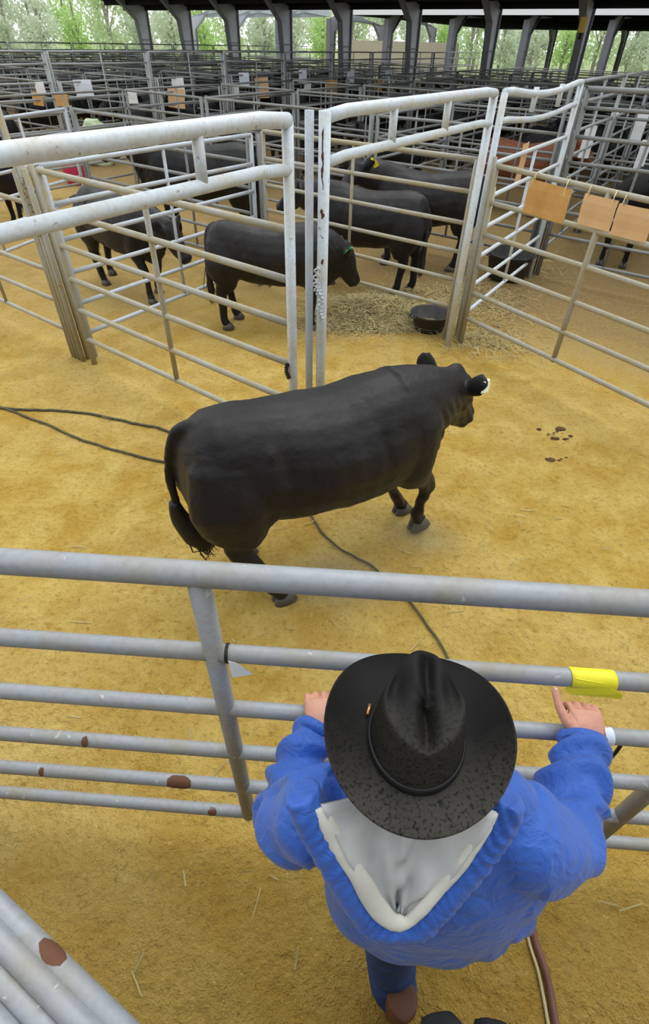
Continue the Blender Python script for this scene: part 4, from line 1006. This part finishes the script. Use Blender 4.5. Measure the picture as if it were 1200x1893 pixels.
# ------------------------------------------------------------------ dust kicked up by the bull
def dust(loc, size, dens, label, seed):
    bm = bmesh.new(); bmesh.ops.create_icosphere(bm, subdivisions=3, radius=1)
    for v in bm.verts: v.co *= 1 + .25 * noise.noise(v.co * 1.5 + V(seed, 0, 0)); v.co.z = max(v.co.z, -.12)
    me = bpy.data.meshes.new('dust'); bm.to_mesh(me); bm.free()
    m = bpy.data.materials.new('dust_haze'); m.use_nodes = True; nt = m.node_tree; nt.nodes.remove(nt.nodes['Principled BSDF'])
    vs = N(m, 'ShaderNodeVolumeScatter'); vs.inputs['Color'].default_value = (.97, .88, .62, 1)
    tc = N(m, 'ShaderNodeTexCoord'); ln = N(m, 'ShaderNodeVectorMath', operation='LENGTH'); L(m, tc.outputs['Object'], ln.inputs[0])
    d = math_n(m, 'MULTIPLY', ramp(m, ln.outputs['Value'], .15, .95, 1, 0), ramp(m, noise_n(m, tc.outputs['Object'], 2.2, 3), .3, .7, .2, 1.4))
    L(m, math_n(m, 'MULTIPLY', d, dens), vs.inputs['Density']); L(m, vs.outputs[0], nt.nodes['Material Output'].inputs['Volume'])
    o = link('dust_cloud', me, m); o.location = loc; o.scale = size; tag(o, label, 'dust', kind='stuff')
dust((.05, 2.08, .03), (.5, .30, .16), 3.2, 'thin pale dust drifting over the sand behind the front rail, under the bull', 1)
dust((.66, 2.50, .02), (.36, .24, .13), 3.0, 'thin pale dust around the front hooves of the bull', 2)

# ------------------------------------------------------------------ cards and papers on the pens
def card(name, p, dx, dz, w, h, m, label, cat, group=None, tilt=0.0, tie=True, bend=.01, nrm=None):
    """a sheet hung by its top edge centre p; dx: direction along its width"""
    dx = Vector(dx).normalized(); up = V(0, 0, 1); n = dx.cross(up).normalized()
    mb = MB(); nx = 6; nz = 4
    Rm = Matrix.Rotation(tilt, 3, n)
    for i in range(nx + 1):
        for j in range(nz + 1):
            a = (i / nx - .5) * w; b_ = -j / nz * h
            mb.v.append(tuple((Rm @ (dx * a + up * b_)) + n * (bend * math.sin(math.pi * i / nx) + bend * .6 * math.sin(j * 1.3))))
    for i in range(nx):
        for j in range(nz): mb.f.append((i * (nz + 1) + j, i * (nz + 1) + j + 1, (i + 1) * (nz + 1) + j + 1, (i + 1) * (nz + 1) + j))
    o = mb.build(name, M[m], smooth=False); o.location = p; s_ = o.modifiers.new('t', 'SOLIDIFY'); s_.thickness = .004 if 'card' in name or 'ply' in name else .0015
    return tag(o, label, cat, group)
def ee_at(t, z, off=-.026): return PR + DE * t + V(0, 0, z) + V(DE.y, -DE.x, 0) * (-off)
for i, (t, w_, h_, m_, lab) in enumerate(((.75, .44, .255, 'cardboard', 'tan plywood card on the right gate panel, nearest the gate post'),
        (1.24, .30, .215, 'cardboard_pale', 'paler plywood card just left of the upright on the right gate panel'),
        (1.55, .30, .215, 'cardboard_pale', 'paler plywood card just right of the upright on the right gate panel'),
        (2.0, .42, .26, 'cardboard', 'tan plywood card on the right gate panel cut by the right edge of the photo'))):
    o = card('plywood_card', ee_at(t, 1.655 - .01 * i, -.03), DE, 0, w_, h_, m_, lab, 'card', tilt=.02 * (i - 1))
    for q in (-.36, .36):
        mb = MB(); a = DE * w_ * q; mb.tube(bezier([a + V(0, 0, -.02), a * 1.02 + V(-.02, -.02, .035), a * 1.03 + V(.01, .02, .06), a * 1.05 + V(-.03, -.04, .02), a * 1.12 + V(-.05, -.06, -.06)], 4), .0035, 5); mb.build('twine', M['twine'], o)
card('plywood_card', node(4.12, -.03, 1.74), U, 0, .20, .40, 'cardboard_pale', 'narrow upright plywood strip on the white-railed panel at right', 'card', tilt=.03)
card('paper_sign', node(2.99, .05, 1.50), (1, .2, 0), 0, .10, .30, 'tag_white', 'pale paper strip on the gate line beside the tan gate panel', 'paper', tilt=.02)
for (x, y, z, w_, h_, lab) in ((3.95, 10.0, 1.62, .16, .42, 'white paper strip nearest the plywood strip in the right pens'), (5.0, 10.7, 1.78, .17, .42, 'white paper strip highest in the right pens'), (4.68, 9.6, 1.50, .14, .36, 'white paper strip lowest and furthest right in the right pens'), (4.75, 11.2, 1.72, .12, .3, 'small white paper strip in the middle of the right pens')):
    card('paper_sign', (x, y, z), (1, -.3, 0), 0, w_, h_, 'paper', lab, 'paper', 'papers in the right pens')
PAP = [((-5.87, 15.5, 1.57), .40, .30), ((-4.26, 18.05, 1.5), .32, .36), ((-2.79, 20.39, 1.57), .30, .34), ((-1.15, 22.98, 1.58), .27, .35), ((.52, 25.62, 1.52), .28, .36), ((2.13, 28.19, 1.49), .28, .36), ((3.79, 30.82, 1.47), .26, .32)]
for i, (p, w_, h_) in enumerate(PAP):
    card('paper_sign', V(*p) + V(0, -.05, h_ / 2), (1, .12, 0), 0, w_, h_, 'paper_blue' if i != 1 else 'paper', 'white paper notice on the far gate frames, %s from the left' % ['first', 'second', 'third', 'fourth', 'fifth', 'sixth', 'seventh'][i], 'paper', 'papers on the far gate frames', tilt=.03)
OTH = [((-6.45, 14.5, 1.60), .20, .22, 'paper', 'small grey paper at far left above the orange cards'), ((-6.55, 14.5, 1.42), .22, .24, 'cardboard', 'orange brown card, left of the pair at far left'), ((-6.05, 14.55, 1.42), .26, .24, 'cardboard', 'orange brown card, right of the pair at far left'),
       ((-5.13, 16.6, 1.36), .27, .27, 'paper', 'white paper hanging left of the far cardboard'), ((-4.30, 17.9, 1.26), .44, .42, 'cardboard_pale', 'tan cardboard below the second white notice'), ((-3.03, 19.9, 1.34), .26, .30, 'paper', 'tilted white paper left of the third white notice'),
       ((-2.34, 21.0, 1.36), .42, .50, 'cardboard_pale', 'tan cardboard right of the third white notice'), ((-.98, 23.1, 1.30), .24, .22, 'paper', 'small white paper below the fourth notice'), ((-.20, 24.4, 1.24), .44, .42, 'cardboard', 'tan cardboard between the fourth and fifth notices'), ((1.62, 27.2, 1.2), .45, .4, 'cardboard', 'tan cardboard below the sixth notice'), ((3.6, 30.7, 1.05), .45, .42, 'cardboard', 'tan cardboard below the seventh notice')]
for p, w_, h_, m_, lab in OTH: card('paper_sign' if 'paper' in m_ else 'cardboard_sign', V(*p) + V(0, -.03, h_ / 2), (1, .12, 0), 0, w_, h_, m_, lab, 'paper' if 'paper' in m_ else 'card', tilt=rnd.uniform(-.1, .1))
# bright odd things in the far left pens
e = empty('bucket', (-5.75, 13.5, 0), 'bright pink bucket on the sand deep in the left pens', 'bucket')
mb = MB(); mb.ring_loft([[V(r * math.cos(2 * math.pi * i / 24), r * math.sin(2 * math.pi * i / 24), z) for i in range(24)] for r, z in ((.001, 0), (.2, 0), (.26, .42), (.275, .43), (.25, .42), (.19, .03), (.001, .03))], close=False); mb.build('pail', mat('pink_plastic', (.75, .05, .22), .4), e)
mb = MB(); mb.tube(bezier([(-.26, 0, .42), (-.2, 0, .58), (0, 0, .66), (.2, 0, .58), (.26, 0, .42)], 4), .008, 6); mb.build('handle', M['dark_metal'], e)
mb = MB(); mb.tube([(0, 0, .0), (.02, 0, .35), (0, .02, .75), (-.01, 0, .95)], [(.30, .2), (.36, .26), (.33, .24), (.16, .1)], 16, up=(0, 1, 0), expo=3); o = link('feed_sack', remeshed(mb, .03, 3, disp=fold(6, .03)), plain('pale_green_sack', (.42, .60, .20), (.62, .70, .52), 2.5, .7)); o.location = (-6.0, 15.9, 0); tag(o, 'pale green feed sack standing in the far left pens', 'sack')
# yellow box on a cable under the barn roof
bx = empty('cable_box', (9.75, 28.6, 2.95), 'yellow box hanging on a cable from the barn roof at top right', 'box'); MB().tube([(0, 0, 0), (0, 0, .46)], [(.14, .1)] * 2, 4, up=(0, 1, 0), expo=8).build('housing', M['yellow_box'], bx, smooth=False)
MB().tube([(0, 0, .46), (.03, -.1, 1.1), (.1, -.3, 1.75)], .012, 6).build('cable', M['twine'], bx); MB().tube([(0, 0, -.2), (0, 0, 0)], .06, 8).build('socket', M['dark_metal'], bx)

# ------------------------------------------------------------------ two black shoe toes at the bottom edge, then the added shade slab and wall
SUEDE = plain('black_suede', (.012, .012, .013), (.02, .02, .02), 40, .9)
for x_, y_, rz_, lab_ in ((.262, .086, 8, 'black shoe toe at the bottom edge, the one nearer the man\'s boot'), (.368, .078, -8, 'black shoe toe at the bottom edge, the one nearer the hose')):
    sh = empty('shoe', (x_, y_, 1.0), lab_, 'shoe', None, R(rz_))
    mb = MB(); mb.tube([(0, -.24, .045), (0, -.16, .05), (0, -.06, .045), (0, -.005, .035), (0, .020, .03)], [(.035, .05), (.04, .055), (.052, .045), (.048, .034), (.030, .02)], 16, up=(0, 0, 1), expo=2.6)
    link('upper', remeshed(mb, .006, 4), SUEDE, sh)
    mb = MB(); mb.tube([(0, -.26, .008), (0, -.1, .008), (0, -.02, .008), (0, .02, .008)], [(.034, .012), (.045, .012), (.05, .012), (.03, .012)], 16, up=(0, 0, 1), expo=5); mb.build('sole', M['rubber'], sh)
mb = MB(); mb.box((.2, -.45, .97), (4.2, 1.0, .06)); o = mb.build('shade_walkway', plain('grey_shade_boards', (.16, .14, .12), (.12, .11, .10), 3, .9), smooth=False); tag(o, 'unseen raised boards behind the camera, added to shade the foreground', 'shade_walkway', kind='structure')  # slab out of view, added to darken the near ground
for x in (-1.7, 2.1):
    o = MB().tube([(x, -.8, -.02), (x, -.8, .94)], .05, 10).build('trim_7', M['pipe_far']); tag(o, 'support post of the unseen added boards', 'post', kind='structure')  # legs of the added slab, out of view
mb = MB(); mb.box((0, -3.6, 2.6), (40, .12, 5.2)); o = mb.build('wall_shade', plain('shade_wall_grey', (.20, .20, .20), (.16, .16, .16), 2, .8), smooth=False); tag(o, 'unseen wall behind the camera, added to darken the foreground', 'wall', kind='structure')  # wall out of view, added to block sky light on the foreground
